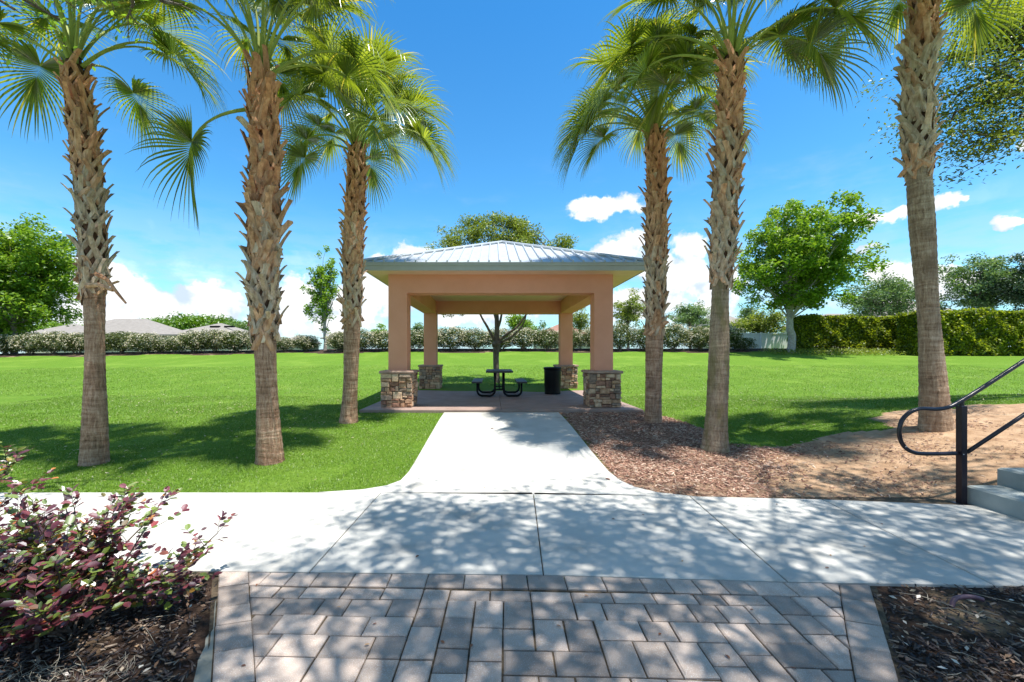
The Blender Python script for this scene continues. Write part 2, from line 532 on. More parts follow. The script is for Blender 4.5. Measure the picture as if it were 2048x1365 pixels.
MAT['lf_oakover'] = leafm('overhead_oak_leaves', [(0, (0.06, 0.095, 0.02)), (0.5, (0.13, 0.18, 0.035)), (1, (0.27, 0.31, 0.06))], trans=0.35, gloss=0.04)
MAT['lf_light'] = leafm('light_leaves', [(0, (0.09, 0.17, 0.02)), (0.5, (0.15, 0.26, 0.035)), (1, (0.24, 0.36, 0.05))], trans=0.5, gloss=0.03)
MAT['lf_grey'] = leafm('grey_green_leaves', [(0, (0.06, 0.11, 0.045)), (0.5, (0.11, 0.185, 0.07)), (1, (0.20, 0.28, 0.10))], trans=0.3, gloss=0.03)
MAT['lf_dark'] = leafm('dark_leaves', [(0, (0.02, 0.045, 0.022)), (0.5, (0.04, 0.075, 0.032)), (1, (0.07, 0.12, 0.045))], trans=0.2, gloss=0.06)
MAT['lf_dome'] = leafm('dome_tree_leaves', [(0, (0.06, 0.13, 0.012)), (0.5, (0.10, 0.20, 0.015)), (1, (0.15, 0.26, 0.02))], trans=0.3, gloss=0.04)
MAT['lf_hedge'] = leafm('hedge_leaves', [(0, (0.045, 0.07, 0.012)), (0.4, (0.12, 0.165, 0.015)), (0.75, (0.26, 0.31, 0.02)), (1, (0.42, 0.44, 0.03))], trans=0.4, gloss=0.02)
MAT['lf_shrub'] = leafm('shrub_leaves', [(0, (0.035, 0.050, 0.018)), (0.5, (0.075, 0.10, 0.030)), (1, (0.17, 0.19, 0.055))], trans=0.25, gloss=0.03)
MAT['flower'] = leafm('cream_flowers', [(0, (0.50, 0.44, 0.30)), (0.5, (0.64, 0.57, 0.42)), (1, (0.76, 0.70, 0.56))], trans=0.3, gloss=0.02, tcol=(1, 1, 0.9))
MAT['lf_red'] = leafm('burgundy_leaf', [(0, (0.07, 0.014, 0.022)), (0.3, (0.16, 0.030, 0.045)), (0.45, (0.24, 0.060, 0.070)), (0.54, (0.34, 0.070, 0.080)), (0.58, (0.12, 0.17, 0.025)),
                                        (0.94, (0.23, 0.32, 0.05)), (1, (0.62, 0.16, 0.03))], trans=0.3, gloss=0.05, obj=True, tcol=(1.5, 1.2, 1.0))
MAT['lf_red_i'] = leafm('burgundy_foliage', [(0, (0.06, 0.014, 0.02)), (0.3, (0.14, 0.028, 0.040)), (0.45, (0.22, 0.052, 0.062)), (0.54, (0.31, 0.062, 0.072)), (0.58, (0.10, 0.15, 0.022)),
                                             (0.95, (0.21, 0.29, 0.045)), (1, (0.55, 0.14, 0.03))], trans=0.3, gloss=0.10, tcol=(1.5, 1.2, 1.0))
MAT['fallen'] = leafm('fallen_leaf_brown', [(0, (0.16, 0.06, 0.03)), (0.5, (0.30, 0.12, 0.05)), (1, (0.42, 0.25, 0.12))], trans=0.1, gloss=0.05, obj=True, tcol=(1, 1, 1))
MAT['moss'] = flat('grey_moss', (0.27, 0.24, 0.19), rough=0.9)
MAT['wall_house'] = flat('beige_house_wall', (0.50, 0.45, 0.35), rough=0.9, nvar=0.05)
MAT['shingle'] = surf('grey_shingles', [(0.3, (0.20, 0.18, 0.16)), (0.7, (0.29, 0.265, 0.24))], scale=2, detail=8, rough=0.95, bump=0.4, spec=0.1, stretch=(1, 1, 9))
MAT['shingle_red'] = surf('brown_red_shingles', [(0.3, (0.22, 0.12, 0.09)), (0.7, (0.32, 0.19, 0.145))], scale=2, detail=8, rough=0.95, bump=0.4, spec=0.1, stretch=(1, 1, 9))
MAT['window'] = flat('window_glass', (0.13, 0.19, 0.24), rough=0.1, spec=0.8)
MAT['white'] = flat('white_vinyl', (0.74, 0.75, 0.78), rough=0.45, nvar=0.03)
MAT['road'] = surf('far_road', [(0.3, (0.40, 0.40, 0.41)), (0.7, (0.52, 0.52, 0.53))], scale=1, rough=0.9, bump=0.1)
MAT['pipe'] = flat('purple_pipe', (0.10, 0.05, 0.07), rough=0.5)


# ------------------------------------------------------------------ terrain
def hz_back(D):
    r = 0.2 + 0.0046 * np.maximum(D - 10, 0) ** 1.88
    zr = 0.2 + 0.0046 * 23.5 ** 1.88
    fall = zr - (zr - 0.6) * sstep(34.5, 52, D)
    return np.where(D < 33.5, r, fall)


def TZ(X, D):
    X = np.asarray(X, float)
    D = np.asarray(D, float)
    z = 0.2 * sstep(4.7, 9.4, D) * (D < 10) + np.where(D >= 10, hz_back(D), 0)
    z = z - 0.013 * np.maximum(-X - 8, 0) * sstep(12, 32, D) * (1 - sstep(60, 100, D))
    m = np.clip((X - 4.55) / 1.9, 0, 1) * 0.40 + np.clip((X - 6.4) / 3.5, 0, 1) * 0.30
    z = z + m * sstep(4.25, 4.6, D) * (1 - sstep(6.2, 13, D))
    z = z + 0.012 * np.sin(X * 1.7 + D * 0.6) * np.sin(D * 1.3 - X * 0.4) * sstep(5, 7, D)
    return z - 0.022


def pinpoly(x, y, poly):
    inside = np.zeros(x.shape, bool)
    n = len(poly)
    for i in range(n):
        x1, y1 = poly[i]
        x2, y2 = poly[(i + 1) % n]
        c = ((y1 > y) != (y2 > y)) & (x < (x2 - x1) * (y - y1) / (y2 - y1 + 1e-12) + x1)
        inside ^= c
    return inside


BARE = [(1.5, 9.6), (3.45, 9.6), (3.55, 8.95), (3.75, 8.4), (3.8, 7.6), (3.72, 6.85), (4.4, 6.6), (5.3, 6.75), (5.9, 6.55), (6.15, 6.6), (6.3, 7.2), (7.2, 7.35), (8.8, 7.2), (14, 7.6),
        (14, 4.2), (1.5, 4.3)]
xs = np.unique(np.concatenate([np.linspace(-700, -60, 17), np.linspace(-60, -14, 47), np.linspace(-14, -8.5, 24), np.arange(-8.5, 9.5, 0.075), np.linspace(9.5, 15, 24), np.linspace(15, 60, 46),
                               np.linspace(60, 700, 17)]))
ys = np.unique(np.concatenate([np.linspace(-40, 0, 12), np.linspace(0, 2, 9), np.arange(2, 12, 0.075), np.arange(12, 40, 0.4), np.linspace(40, 100, 31), np.linspace(100, 1500, 20)]))
GX, GY = np.meshgrid(xs, ys)
rng = np.random.default_rng(5)
nx, ny = len(xs), len(ys)
GZ = TZ(GX, GY)
Vt = np.stack([GX, GY, GZ], -1).reshape(-1, 3)
ii, jj = np.meshgrid(np.arange(nx - 1), np.arange(ny - 1))
q = (jj * nx + ii)
Ft = np.stack([q, q + 1, q + 1 + nx, q + nx], -1).reshape(-1, 4)
cx = Vt[Ft].mean(1)[:, 0]
cy = Vt[Ft].mean(1)[:, 1]
wob = 0.10 * np.sin(cx * 5.1 + 1.3 * np.sin(cy * 3)) + 0.07 * np.sin(cy * 9 + cx * 4)
bare = pinpoly(cx + wob * .6, cy + wob, BARE)
lside = (cx < -1.0) & (cy < 3.3) & (cy > -3) & (cx > -9)
rside = (cx > 1.2) & (cy < 3.3) & (cy > -3) & (cx < 9)
hedgebed = (cy > 31.2 + 0.5 * np.sin(cx * .7)) & (cy < 34.6) & (np.abs(cx) < 60)
zone = np.zeros(len(cx), int)
zone[bare & (cx < 2.75 + (cy - 4.4) * .62 + 0.25 * np.sin(cy * 3.1) + .12 * np.sin(cx * 7))] = 1
zone[bare & (zone != 1)] = 2
zone[lside | rside] = 3
zone[hedgebed] = 4


def sub(fm):
    F = Ft[fm]
    u, inv = np.unique(F, return_inverse=True)
    return Vt[u], inv.reshape(F.shape)


for zi, nm, mt in ((0, 'lawn', 'lawn'), (1, 'mulch_bed', 'mulchground'), (2, 'sandy_bank', 'sand'), (3, 'shrub_bed_soil', 'darksoil'), (4, 'hedge_bed_soil', 'darksoil')):
    V, F = sub(zone == zi)
    o = put(nm, V, F, MAT[mt], None, smooth=True, recenter=False)
    setp(o, kind='structure')

# road beyond the hedge
V = []
for x in np.linspace(-90, 90, 61):
    for y in (38.5, 45.5):
        V.append((x, y, float(TZ(x, y)) + 0.06))
F = [[2 * i, 2 * i + 2, 2 * i + 3, 2 * i + 1] for i in range(60)]
setp(put('road', V, F, MAT['road'], None, recenter=False), kind='structure')


# ------------------------------------------------------------------ slabs and paving
def clip_poly(poly, a, b, keep_left=True):
    """keep the part of poly left of the line a->b"""
    out = []
    ax, ay = a
    bx, by = b
    s = 1 if keep_left else -1

    def side(p):
        return s * ((bx - ax) * (p[1] - ay) - (by - ay) * (p[0] - ax))
    for i in range(len(poly)):
        p, q2 = poly[i], poly[(i + 1) % len(poly)]
        sp, sq = side(p), side(q2)
        if sp >= 0:
            out.append(p)
        if (sp > 0 > sq) or (sp < 0 < sq):
            t = sp / (sp - sq)
            out.append((p[0] + (q2[0] - p[0]) * t, p[1] + (q2[1] - p[1]) * t))
    return out


def area(poly):
    return 0.5 * sum(poly[i][0] * poly[(i + 1) % len(poly)][1] - poly[(i + 1) % len(poly)][0] * poly[i][1] for i in range(len(poly)))


def inset(poly, d):
    """inset a convex CCW polygon"""
    n = len(poly)
    res = []
    for i in range(n):
        p0, p1, p2 = Vector(poly[i - 1]), Vector(poly[i]), Vector(poly[(i + 1) % n])
        e1 = (p1 - p0)
        e2 = (p2 - p1)
        if e1.length < 1e-5 or e2.length < 1e-5:
            res.append(tuple(p1))
            continue
        e1.normalize()
        e2.normalize()
        n1 = Vector((-e1.y, e1.x))
        n2 = Vector((-e2.y, e2.x))
        b = (n1 + n2)
        k = max(0.35, 1 + n1.dot(n2))
        res.append(tuple(p1 + b * (d / k)))
    return res


def clean(poly, eps=0.004):
    out = []
    for p in poly:
        if not out or (Vector(p) - Vector(out[-1])).length > eps:
            out.append(p)
    if len(out) > 1 and (Vector(out[0]) - Vector(out[-1])).length < eps:
        out.pop()
    return out


def prism(poly, zb, zt, bev=0.006, gap=0.004, zf=None, tilt=(0, 0), jit=0.0, rnd=random):
    poly = clean(poly)
    if len(poly) < 3:
        return None
    if area(poly) < 0:
        poly = poly[::-1]
    a = inset(poly, gap)
    if jit:
        a = [(x + rnd.uniform(-jit, jit), y + rnd.uniform(-jit, jit)) for x, y in a]
    b = inset(a, bev)
    n = len(a)
    cx_ = sum(p[0] for p in a) / n
    cy_ = sum(p[1] for p in a) / n

    def z(p, base):
        return base + (zf(p[0], p[1]) if zf else 0) + tilt[0] * (p[0] - cx_) + tilt[1] * (p[1] - cy_)
    V = [(x, y, zb + (zf(x, y) if zf else 0)) for x, y in a] + [(x, y, z((x, y), zt - bev * 0.8)) for x, y in a] + [(x, y, z((x, y), zt)) for x, y in b]
    F = [list(range(n))[::-1], [2 * n + i for i in range(n)]]
    for r_ in range(2):
        for i in range(n):
            F.append([r_ * n + i, r_ * n + (i + 1) % n, (r_ + 1) * n + (i + 1) % n, (r_ + 1) * n + i])
    return V, F


# sidewalk
side_bed = MB()
side_bed.box(-14, 4.80, 2.9, 4.5, -0.14, -0.012)
sidewalk = side_bed.put('sidewalk', MAT['joint'])
setp(sidewalk, kind='structure')


def far_e(x):
    return 4.62 if x < 0.43 else float(np.interp(x, [0.43, 2.07, 3.39, 4.0, 4.62], [4.62, 4.5, 4.40, 4.33, 4.22]))


def near_e(x):
    return float(np.interp(x, [-2, 0.34, 1.94, 3.25, 4.62], [2.95, 2.90, 2.81, 2.765, 2.72]))


jf = [-14, -10.9, -9.25, -7.75, -6.15, -4.53, -2.88, -1.22, 0.43, 2.07, 3.39, 4.80]
jn = [-14, -10.9, -9.3, -7.8, -6.2, -4.58, -2.92, -1.27, 0.34, 1.94, 3.25, 4.80]
for i in range(len(jf) - 1):
    a, b = jn[i], jn[i + 1]
    c, d = jf[i], jf[i + 1]
    poly = [(a, near_e(a)), ((a + b) / 2, near_e((a + b) / 2)), (b, near_e(b)), (d, far_e(d)), ((c + d) / 2, far_e((c + d) / 2)), (c, far_e(c))]
    pr = prism(poly, -0.12, 0.0, bev=0.006, gap=0.0045)
    put('slab', pr[0], pr[1], MAT['concrete'], sidewalk)

# walkway up to the pavilion, with the flare where it meets the sidewalk


def path_z(x, y):
    return 0.2 * float(sstep(4.7, 9.4, y))


wl = [(-1.90, 4.625), (-1.45, 4.72), (-1.22, 4.86), (-1.10, 5.05), (-1.07, 5.4), (-1.075, 6.5), (-1.08, 8), (-1.09, 9.46)]
wr = [(2.10, 4.50), (1.78, 4.62), (1.60, 4.80), (1.50, 5.05), (1.46, 5.4), (1.455, 6.5), (1.45, 8), (1.44, 9.46)]
V = []
F = []
NW = 6
rows = []
for (l, r_) in zip(wl, wr):
    rows.append((l, r_))
dense = []
for i in range(len(rows) - 1):
    k = 4 if i > 3 else 2
    for t_ in np.linspace(0, 1, k, endpoint=False):
        l = tuple(np.array(rows[i][0]) * (1 - t_) + np.array(rows[i + 1][0]) * t_)
        r_ = tuple(np.array(rows[i][1]) * (1 - t_) + np.array(rows[i + 1][1]) * t_)
        dense.append((l, r_))
dense.append(rows[-1])
for (l, r_) in dense:
    for k in range(NW + 1):
        x = l[0] + (r_[0] - l[0]) * k / NW
        y = l[1] + (r_[1] - l[1]) * k / NW
        V.append((x, y, path_z(x, y)))
nr = len(dense)
for i in range(nr - 1):
    for k in range(NW):
        a = i * (NW + 1) + k
        F.append([a, a + 1, a + NW + 2, a + NW + 1])
edge = [i * (NW + 1) for i in range(nr)] + [(nr - 1) * (NW + 1) + k for k in range(1, NW + 1)] + [i * (NW + 1) + NW for i in range(nr - 2, -1, -1)] + [k for k in range(NW - 1, 0, -1)]
nb = len(V)
for e in edge:
    V.append((V[e][0], V[e][1], V[e][2] - 0.12))
for i in range(len(edge)):
    j = (i + 1) % len(edge)
    F.append([edge[i], edge[j], nb + j, nb + i])
setp(put('walkway', V, F, MAT['concrete'], None), kind='structure')

# brick paving
rnd = random.Random(11)
pbed = MB()
pbed.add([(-1.93, 2.93, -0.016), (2.50, 2.785, -0.016), (0.87, 0.55, -0.016), (-0.44, 0.55, -0.016), (-1.93, 2.93, -0.09), (2.50, 2.785, -0.09), (0.87, 0.55, -0.09), (-0.44, 0.55, -0.09)],
         [[3, 2, 1, 0], [0, 1, 5, 4], [1, 2, 6, 5], [2, 3, 7, 6], [3, 0, 4, 7]])
paving = pbed.put('brick_paving', MAT['joint'])
setp(paving, kind='structure')


def lb(y):   # left edge of the paving
    return -1.29 - 0.61 * (y - 1.95)


def rb(y):
    return 1.86 + 0.715 * (y - 1.95)


BW = 0.205
# side borders, laid along the edge
for side, fn, s in (('l', lb, 1), ('r', rb, -1)):
    y = 2.945 if s == 1 else 2.79
    while y > 0.62:
        h = rnd.uniform(0.16, 0.24)
        y2 = max(y - h, 0.56)
        k0 = 0.035 if y < 2.9 and not (s == -1 and y > 2.75) else 0
        sl_ = rnd.uniform(-0.02, 0.045)
        # outer edge pts and inner edge pts, joints tilted to stay square to the edge
        poly = [(fn(y), y), (fn(y + .05) + s * BW, y + 0.05), (fn(y2 + .05) + s * BW, y2 + 0.05), (fn(y2), y2)]
        if not k0:
            ye = near_e(fn(y)) - 0.002
            poly[1] = (fn(ye) + s * BW, ye)
            poly[0] = (fn(ye), ye)
        if s == -1:
            poly = poly[::-1]
        pr = prism(poly, -0.07, rnd.uniform(-0.004, 0.0015), bev=0.007, gap=0.0035, tilt=(rnd.uniform(-.008, .008), rnd.uniform(-.008, .008)), jit=0.002, rnd=rnd)
        put('paver', pr[0], pr[1], MAT['paver'], paving)
        y = y2


def field(poly):
    # clip to the region inside the borders and below the header row
    for (ya, yb) in ((0.5, 1.2), (1.2, 1.95), (1.95, 2.5), (2.5, 2.95)):
        pass
    out = poly
    # piecewise: clip with each border segment that is convex-compatible (use local tangent)
    yc = sum(p[1] for p in poly) / len(poly)
    for fn, s in ((lb, 1), (rb, -1)):
        y0_, y1_ = yc - 0.2, yc + 0.2
        a = (fn(y0_) + s * (BW - .004), y0_ + 0.0)
        b = (fn(y1_) + s * (BW - .004), y1_ + 0.0)
        out = clip_poly(out, a, b, keep_left=(s == -1))
        if len(out) < 3:
            return None
    return out


hl = lambda x: near_e(x) - 0.165
# header row along the sidewalk
x = lb(2.9) + BW - 0.12
while x < rb(2.75) - BW + 0.10:
    w = rnd.choice([0.17, 0.25, 0.25])
    x2 = x + w
    poly = [(x, hl(x)), (x2, hl(x2)), (x2, near_e(x2) - 0.002), (x, near_e(x) - 0.002)]
    poly = field(poly)
    if poly and abs(area(poly)) > 0.002:
        pr = prism(poly, -0.07, rnd.uniform(-0.004, 0.0015), bev=0.007, gap=0.0035, jit=0.0015, rnd=rnd)
        put('paver', pr[0], pr[1], MAT['paver'], paving)
    x = x2
# random three-size field on an 8.8 cm grid, slightly turned
U = 0.0845
NXU, NYU = 66, 32
occ = np.zeros((NXU, NYU), bool)
ang = -0.03
ox, oy = -2.3, 2.76
for j in range(NYU):
    i = 0
    while i < NXU:
        if occ[i, j]:
            i += 1
            continue
        free = 0
        while i + free < NXU and not occ[i + free, j] and free < 6:
            free += 1
        opts = []
        for (w, h, p) in ((3, 2, 4), (2, 3, 3.2), (2, 2, 3), (3, 3, 0.0)):
            if w <= free and free - w != 1 and p > 0:
                opts.append((w, h, p))
        if not opts:
            w, h = min(free, 3), 2
        else:
            tot = sum(o[2] for o in opts)
            r_ = rnd.uniform(0, tot)
            for o in opts:
                r_ -= o[2]
                if r_ <= 0:
                    break
            w, h = o[0], o[1]
        h = min(h, NYU - j)
        for a in range(w):
            while h > 1 and occ[i + a, j:j + h].any():
                h -= 1
        occ[i:i + w, j:j + h] = True
        x0_, x1_, y1_, y0_ = i * U, (i + w) * U, -j * U, -(j + h) * U
        poly = []
        for (px_, py_) in ((x0_, y0_), (x1_, y0_), (x1_, y1_), (x0_, y1_)):
            X = ox + px_ * math.cos(ang) - py_ * math.sin(ang)
            Y = oy + 0.075 + px_ * math.sin(ang) + py_ * math.cos(ang)
            poly.append((X, Y))
        i += w
        # clip at header row line
        poly = clip_poly(poly, (-2, hl(-2)), (2.5, hl(2.5)), keep_left=False)
        if len(poly) < 3 or max(p[1] for p in poly) < 0.6:
            continue
        poly = field(poly)
        if not poly or len(clean(poly)) < 3 or abs(area(poly)) < 0.0022:
            continue
        pr = prism(poly, -0.07, rnd.uniform(-0.005, 0.002), bev=0.010, gap=0.0045, tilt=(rnd.uniform(-.01, .01), rnd.uniform(-.01, .01)), jit=0.0022, rnd=rnd)
        if pr:
            put('paver', pr[0], pr[1], MAT['paver'], paving)

# buff concrete footing along the left edge of the paving
kb = MB()
prev = None
V = []
F = []
for k, y in enumerate(np.linspace(2.62, 0.6, 16)):
    w = 0.02 + 0.10 * min(1, (2.62 - y) / 0.7) + 0.015 * math.sin(k * 2.3)
    V += [(lb(y) - 0.004, y, -0.012), (lb(y) - w, y, -0.03 - 0.006 * math.sin(k)), (lb(y) - w - 0.02, y, -0.08)]
for k in range(15):
    for m_ in range(2):
        a = k * 3 + m_
        F.append([a, a + 1, a + 4, a + 3])
setp(put('kerb_footing', V, F, MAT['kerb'], None), kind='structure')

# ------------------------------------------------------------------ steps and handrail
sm = MB()
steps = empty('concrete_steps', (5.5, 3.2, 0), 'grey concrete steps rising to the right at the end of the sidewalk', 'steps')
for k in range(7):
    x0 = 4.79 + k * 0.36
    b = MB()
    b.box(x0, x0 + 0.365 if k < 6 else x0 + 3.0, 1.6, 4.33 + 0.03 * (k > 0), -0.2, 0.17 * (k + 1), bev=0.018)
    # slightly rough nosing: nothing else
    b.put('step', MAT['step'], steps)

hr = empty('handrail', (4.72, 4.30, 0), 'black metal handrail with a curled end beside the concrete steps', 'handrail')
D0 = 4.30


def rl(px, py):
    return P(px, py, D0)


def smoothc(pts, n=6):
    pts = [Vector(p) for p in pts]
    out = []
    for i in range(len(pts) - 1):
        p0, p1, p2, p3 = pts[max(i - 1, 0)], pts[i], pts[i + 1], pts[min(i + 2, len(pts) - 1)]
        for k in range(n):
            t = k / n
            out.append(0.5 * ((2 * p1) + (p2 - p0) * t + (2 * p0 - 5 * p1 + 4 * p2 - p3) * t * t + (3 * p1 - p0 - 3 * p2 + p3) * t ** 3))
    out.append(pts[-1])
    return out


top = smoothc([rl(2330, 539), rl(2190, 630), rl(2048, 722), rl(1960, 779), rl(1912, 808), rl(1893, 816), rl(1872, 819), rl(1842, 818), rl(1822, 824), rl(1806, 838), rl(1799, 858), rl(1801, 880),
               rl(1812, 897), rl(1830, 906), rl(1850, 908), rl(1880, 908), rl(1914, 907)], 6)
m = MB()
m.tube(top, 0.0195, 14)
m.put('top_rail', MAT['rail'], hr, smooth=True)
m = MB()
m.tube([rl(1934, 905), rl(2048, 830), rl(2330, 648)], 0.0185, 14)
m.put('lower_rail', MAT['rail'], hr, smooth=True)
pb = rl(1923, 1010)
m = MB()
m.box(pb.x - 0.028, pb.x + 0.028, D0 - 0.028, D0 + 0.028, -0.15, rl(1923, 812).z, bev=0.005)
m.put('post', MAT['rail'], hr)
m = MB()
tz = rl(1923, 812).z
m.tube([(pb.x, D0, tz - 0.01), (pb.x + 0.0, D0, rl(1923, 802).z)], 0.02, 10)
m.put('rail_bracket', MAT['rail'], hr)
m = MB()
m.box(pb.x - 0.06, pb.x + 0.06, D0 - 0.06, D0 + 0.06, -0.03, -0.008, bev=.003)
m.put('base_plate', MAT['rail'], hr)
p2 = rl(2290, 600)
m = MB()
m.box(p2.x - 0.028, p2.x + 0.028, D0 - 0.028, D0 + 0.028, 0.5, rl(2290, 570).z, bev=0.005)
m.put('post', MAT['rail'], hr)
for (px_, py_) in ((1808, 893), (1921, 908)):
    c = rl(px_, py_)
    m = MB()
    m.tube([(c.x, D0 - (0.026 if px_ > 1900 else 0.018), c.z), (c.x, D0 - (0.032 if px_ > 1900 else 0.024), c.z)], 0.004, 8)
    m.put('screw', MAT['white'], hr)

# ------------------------------------------------------------------ pavilion
PX = 0.17
SZ = 0.25
pav = empty('picnic_pavilion', (PX, 12.83, SZ), 'tan stucco picnic pavilion with stone column bases and pale metal hip roof', 'pavilion')
# floor
for (a, b, nm) in ((-2.99, 0.168, 'floor_slab'), (0.174, 3.35, 'floor_slab')):
    for (c, d) in ((9.50, 12.7), (12.706, 15.95)):
        m = MB()
        m.box(a, b, c, d, SZ - 0.3, SZ, bev=0.008)
        m.put(nm, MAT['slab'], pav)
half = 2.65
colc = [(-half + .22 + PX, 10.28), (half - .22 + PX, 10.28), (-half + .22 + PX, 15.39), (half - .22 + PX, 15.39)]
for (x, y) in colc:
    m = MB()
    m.box(x - .22, x + .22, y - .22, y + .22, 1.095, 2.935)
    m.put('column', MAT['stucco'], pav)
ybk = 15.39 + .22
m = MB()
m.box(PX - half, PX + half, 10.06, 10.50, 2.935, 3.37)
m.put('beam', MAT['stucco'], pav)
m = MB()
m.box(PX - half, PX + half, ybk - .44, ybk, 2.935, 3.37)
m.put('beam', MAT['stucco'], pav)
for s in (-1, 1):
    m = MB()
    xa, xb = (PX - half, PX - half + .44) if s < 0 else (PX + half - .44, PX + half)
    m.box(xa, xb, 10.503, ybk - .443, 2.935, 3.37)
    m.put('beam', MAT['stucco'], pav)
# stone bases
rs = random.Random(3)


def make_stone(seed):
    r_ = random.Random(seed)
    # unit block: x 0..1 wide, z 0..1 high, y 0 (back) .. -1 (face)
    V = []
    for (y, ins) in ((0.0, 0.0), (-0.62, 0.0), (-1.0, 0.13)):
        for (x, z) in ((0 + ins * .7, 0 + ins), (1 - ins * .7, 0 + ins), (1 - ins * .7, 1 - ins), (0 + ins * .7, 1 - ins)):
            j = 0.06 if y < 0 else 0
            V.append((x + r_.uniform(-j, j) * .6, y + (r_.uniform(-.22, .16) if y < -.5 else 0), z + r_.uniform(-j, j)))
    V.append((0.5 + r_.uniform(-.15, .15), -1.12 + r_.uniform(-.12, .12), 0.5 + r_.uniform(-.15, .15)))
    F = []
    for a in range(2):
        for k in range(4):
            F.append([a * 4 + k, a * 4 + (k + 1) % 4, a * 4 + 4 + (k + 1) % 4, a * 4 + 4 + k])
    for k in range(4):
        F.append([8 + k, 8 + (k + 1) % 4, 12])
    return V, F


STONES = []
for mt in ('stone_a', 'stone_a', 'stone_b', 'stone_c', 'stone_d'):
    for k in range(4):
        V, F = make_stone(len(STONES))
        STONES.append(mesh_np('stone', V, F, MAT[mt]))


def split(x0, x1, z0, z1, out):
    w, h = x1 - x0, z1 - z0
    lim_w, lim_h = rs.uniform(.13, .34), rs.uniform(.055, .18)
    if w * h < 0.040 and w < 0.28 and 0.10 < h < 0.24 and rs.random() < 0.30:
        out.append((x0, x1, z0, z1))
        return
    if h > lim_h and (h > w * 0.6 or w <= lim_w):
        c = z0 + h * rs.uniform(.36, .64)
        split(x0, x1, z0, c, out)
        split(x0, x1, c, z1, out)
    elif w > lim_w:
        c = x0 + w * rs.uniform(.34, .66)
        split(x0, c, z0, z1, out)
        split(c, x1, z0, z1, out)
    else:
        out.append((x0, x1, z0, z1))


for ci, (x, y) in enumerate(colc):
    hw = 0.325
    m = MB()
    m.box(x - hw, x + hw, y - hw, y + hw, SZ + 0.001, 1.04)
    base = m.put('stone_base', MAT['mortar'], pav)
    bl = WLOC[base.name]
    for fi in range(4):
        cells = []
        th = 0.045
        ext = hw + (0.04 if fi in (0, 2) else 0.0)
        split(-ext, ext, SZ + 0.004, 1.035, cells)
        for (a, b, c, d) in cells:
            rot = fi * math.pi / 2
            me = rs.choice(STONES)
            g = 0.004
            lx, ly = a + g, -hw
            wx = math.cos(rot) * lx - math.sin(rot) * ly
            wy = math.sin(rot) * lx + math.cos(rot) * ly
            depth = th * rs.uniform(0.6, 1.5)
            link('stone', me, base, Vector((x + wx, y + wy, c + g)) - bl, (0, 0, rot), (b - a - 2 * g, depth, d - c - 2 * g))
    m = MB()
    c_ = 0.40
    V = []
    F = []
    nn = 7
    ring = []
    for k in range(4):
        for t_ in range(nn):
            u = -c_ + 2 * c_ * t_ / nn
            p = [(u, -c_), (c_, u), (-u, c_), (-c_, -u)][k]
            jx = rs.uniform(-.008, .008)
            ring.append((p[0] * (1 + jx * 2), p[1] * (1 + jx * 2)))
    n_ = len(ring)
    for (z, s_) in ((1.040, .97), (1.048, 1.0), (1.09, 1.0), (1.105, .96)):
        for (a, b) in ring:
            V.append((x + a * s_, y + b * s_, z + rs.uniform(-.003, .003)))
    F.append(list(range(n_))[::-1])
    F.append([3 * n_ + k for k in range(n_)])
    for r_ in range(3):
        for k in range(n_):
            F.append([r_ * n_ + k, r_ * n_ + (k + 1) % n_, (r_ + 1) * n_ + (k + 1) % n_, (r_ + 1) * n_ + k])
    put('cap_stone', V, F, MAT['cap'], pav)

# roof
EX0, EX1, EY0, EY1 = -2.91, 3.42, 9.54, 16.13
EZ, AZ = 3.56, 4.83
CX, CY = (EX0 + EX1) / 2, (EY0 + EY1) / 2
RL = 0.0
# soffit boards under the eaves and the ceiling
m = MB()
bw = 0.085
y = EY0 + 0.03
while y < EY1 - 0.03:
    y2 = min(y + bw, EY1 - 0.03)
    m.box(EX0 + .03, EX1 - .03, y + 0.004, y2 - 0.004, 3.371, 3.385)
    y = y2
o = m.put('ceiling_boards', MAT['soffit'], pav)
o['kind'] = 'stuff'
m = MB()
m.box(EX0 + .03, EX1 - .03, EY0 + .03, EY1 - .03, 3.388, 3.40)
m.put('soffit_panel', MAT['soffit'], pav)
# fascia boards + drip edge
for (a, b, c, d) in ((EX0, EX1, EY0, EY0 + .028), (EX0, EX1, EY1 - .028, EY1), (EX0, EX0 + .028, EY0 + .03, EY1 - .03), (EX1 - .028, EX1, EY0 + .03, EY1 - .03)):
    m = MB()
    m.box(a, b, c, d, 3.365, 3.515)
    m.put('fascia_board', MAT['fascia'], pav)
    m = MB()
    e = 0.022
    if d - c < .1:
        if c < 12:
            m.box(a - e, b + e, c - e, c - .002, 3.475, 3.553)
        else:
            m.box(a - e, b + e, d + .002, d + e, 3.475, 3.553)
    else:
        if a < 0:
            m.box(a - e, a - .002, EY0, EY1, 3.475, 3.553)
        else:
            m.box(b + .002, b + e, EY0, EY1, 3.475, 3.553)
    m.put('drip_edge', MAT['fascia'], pav)


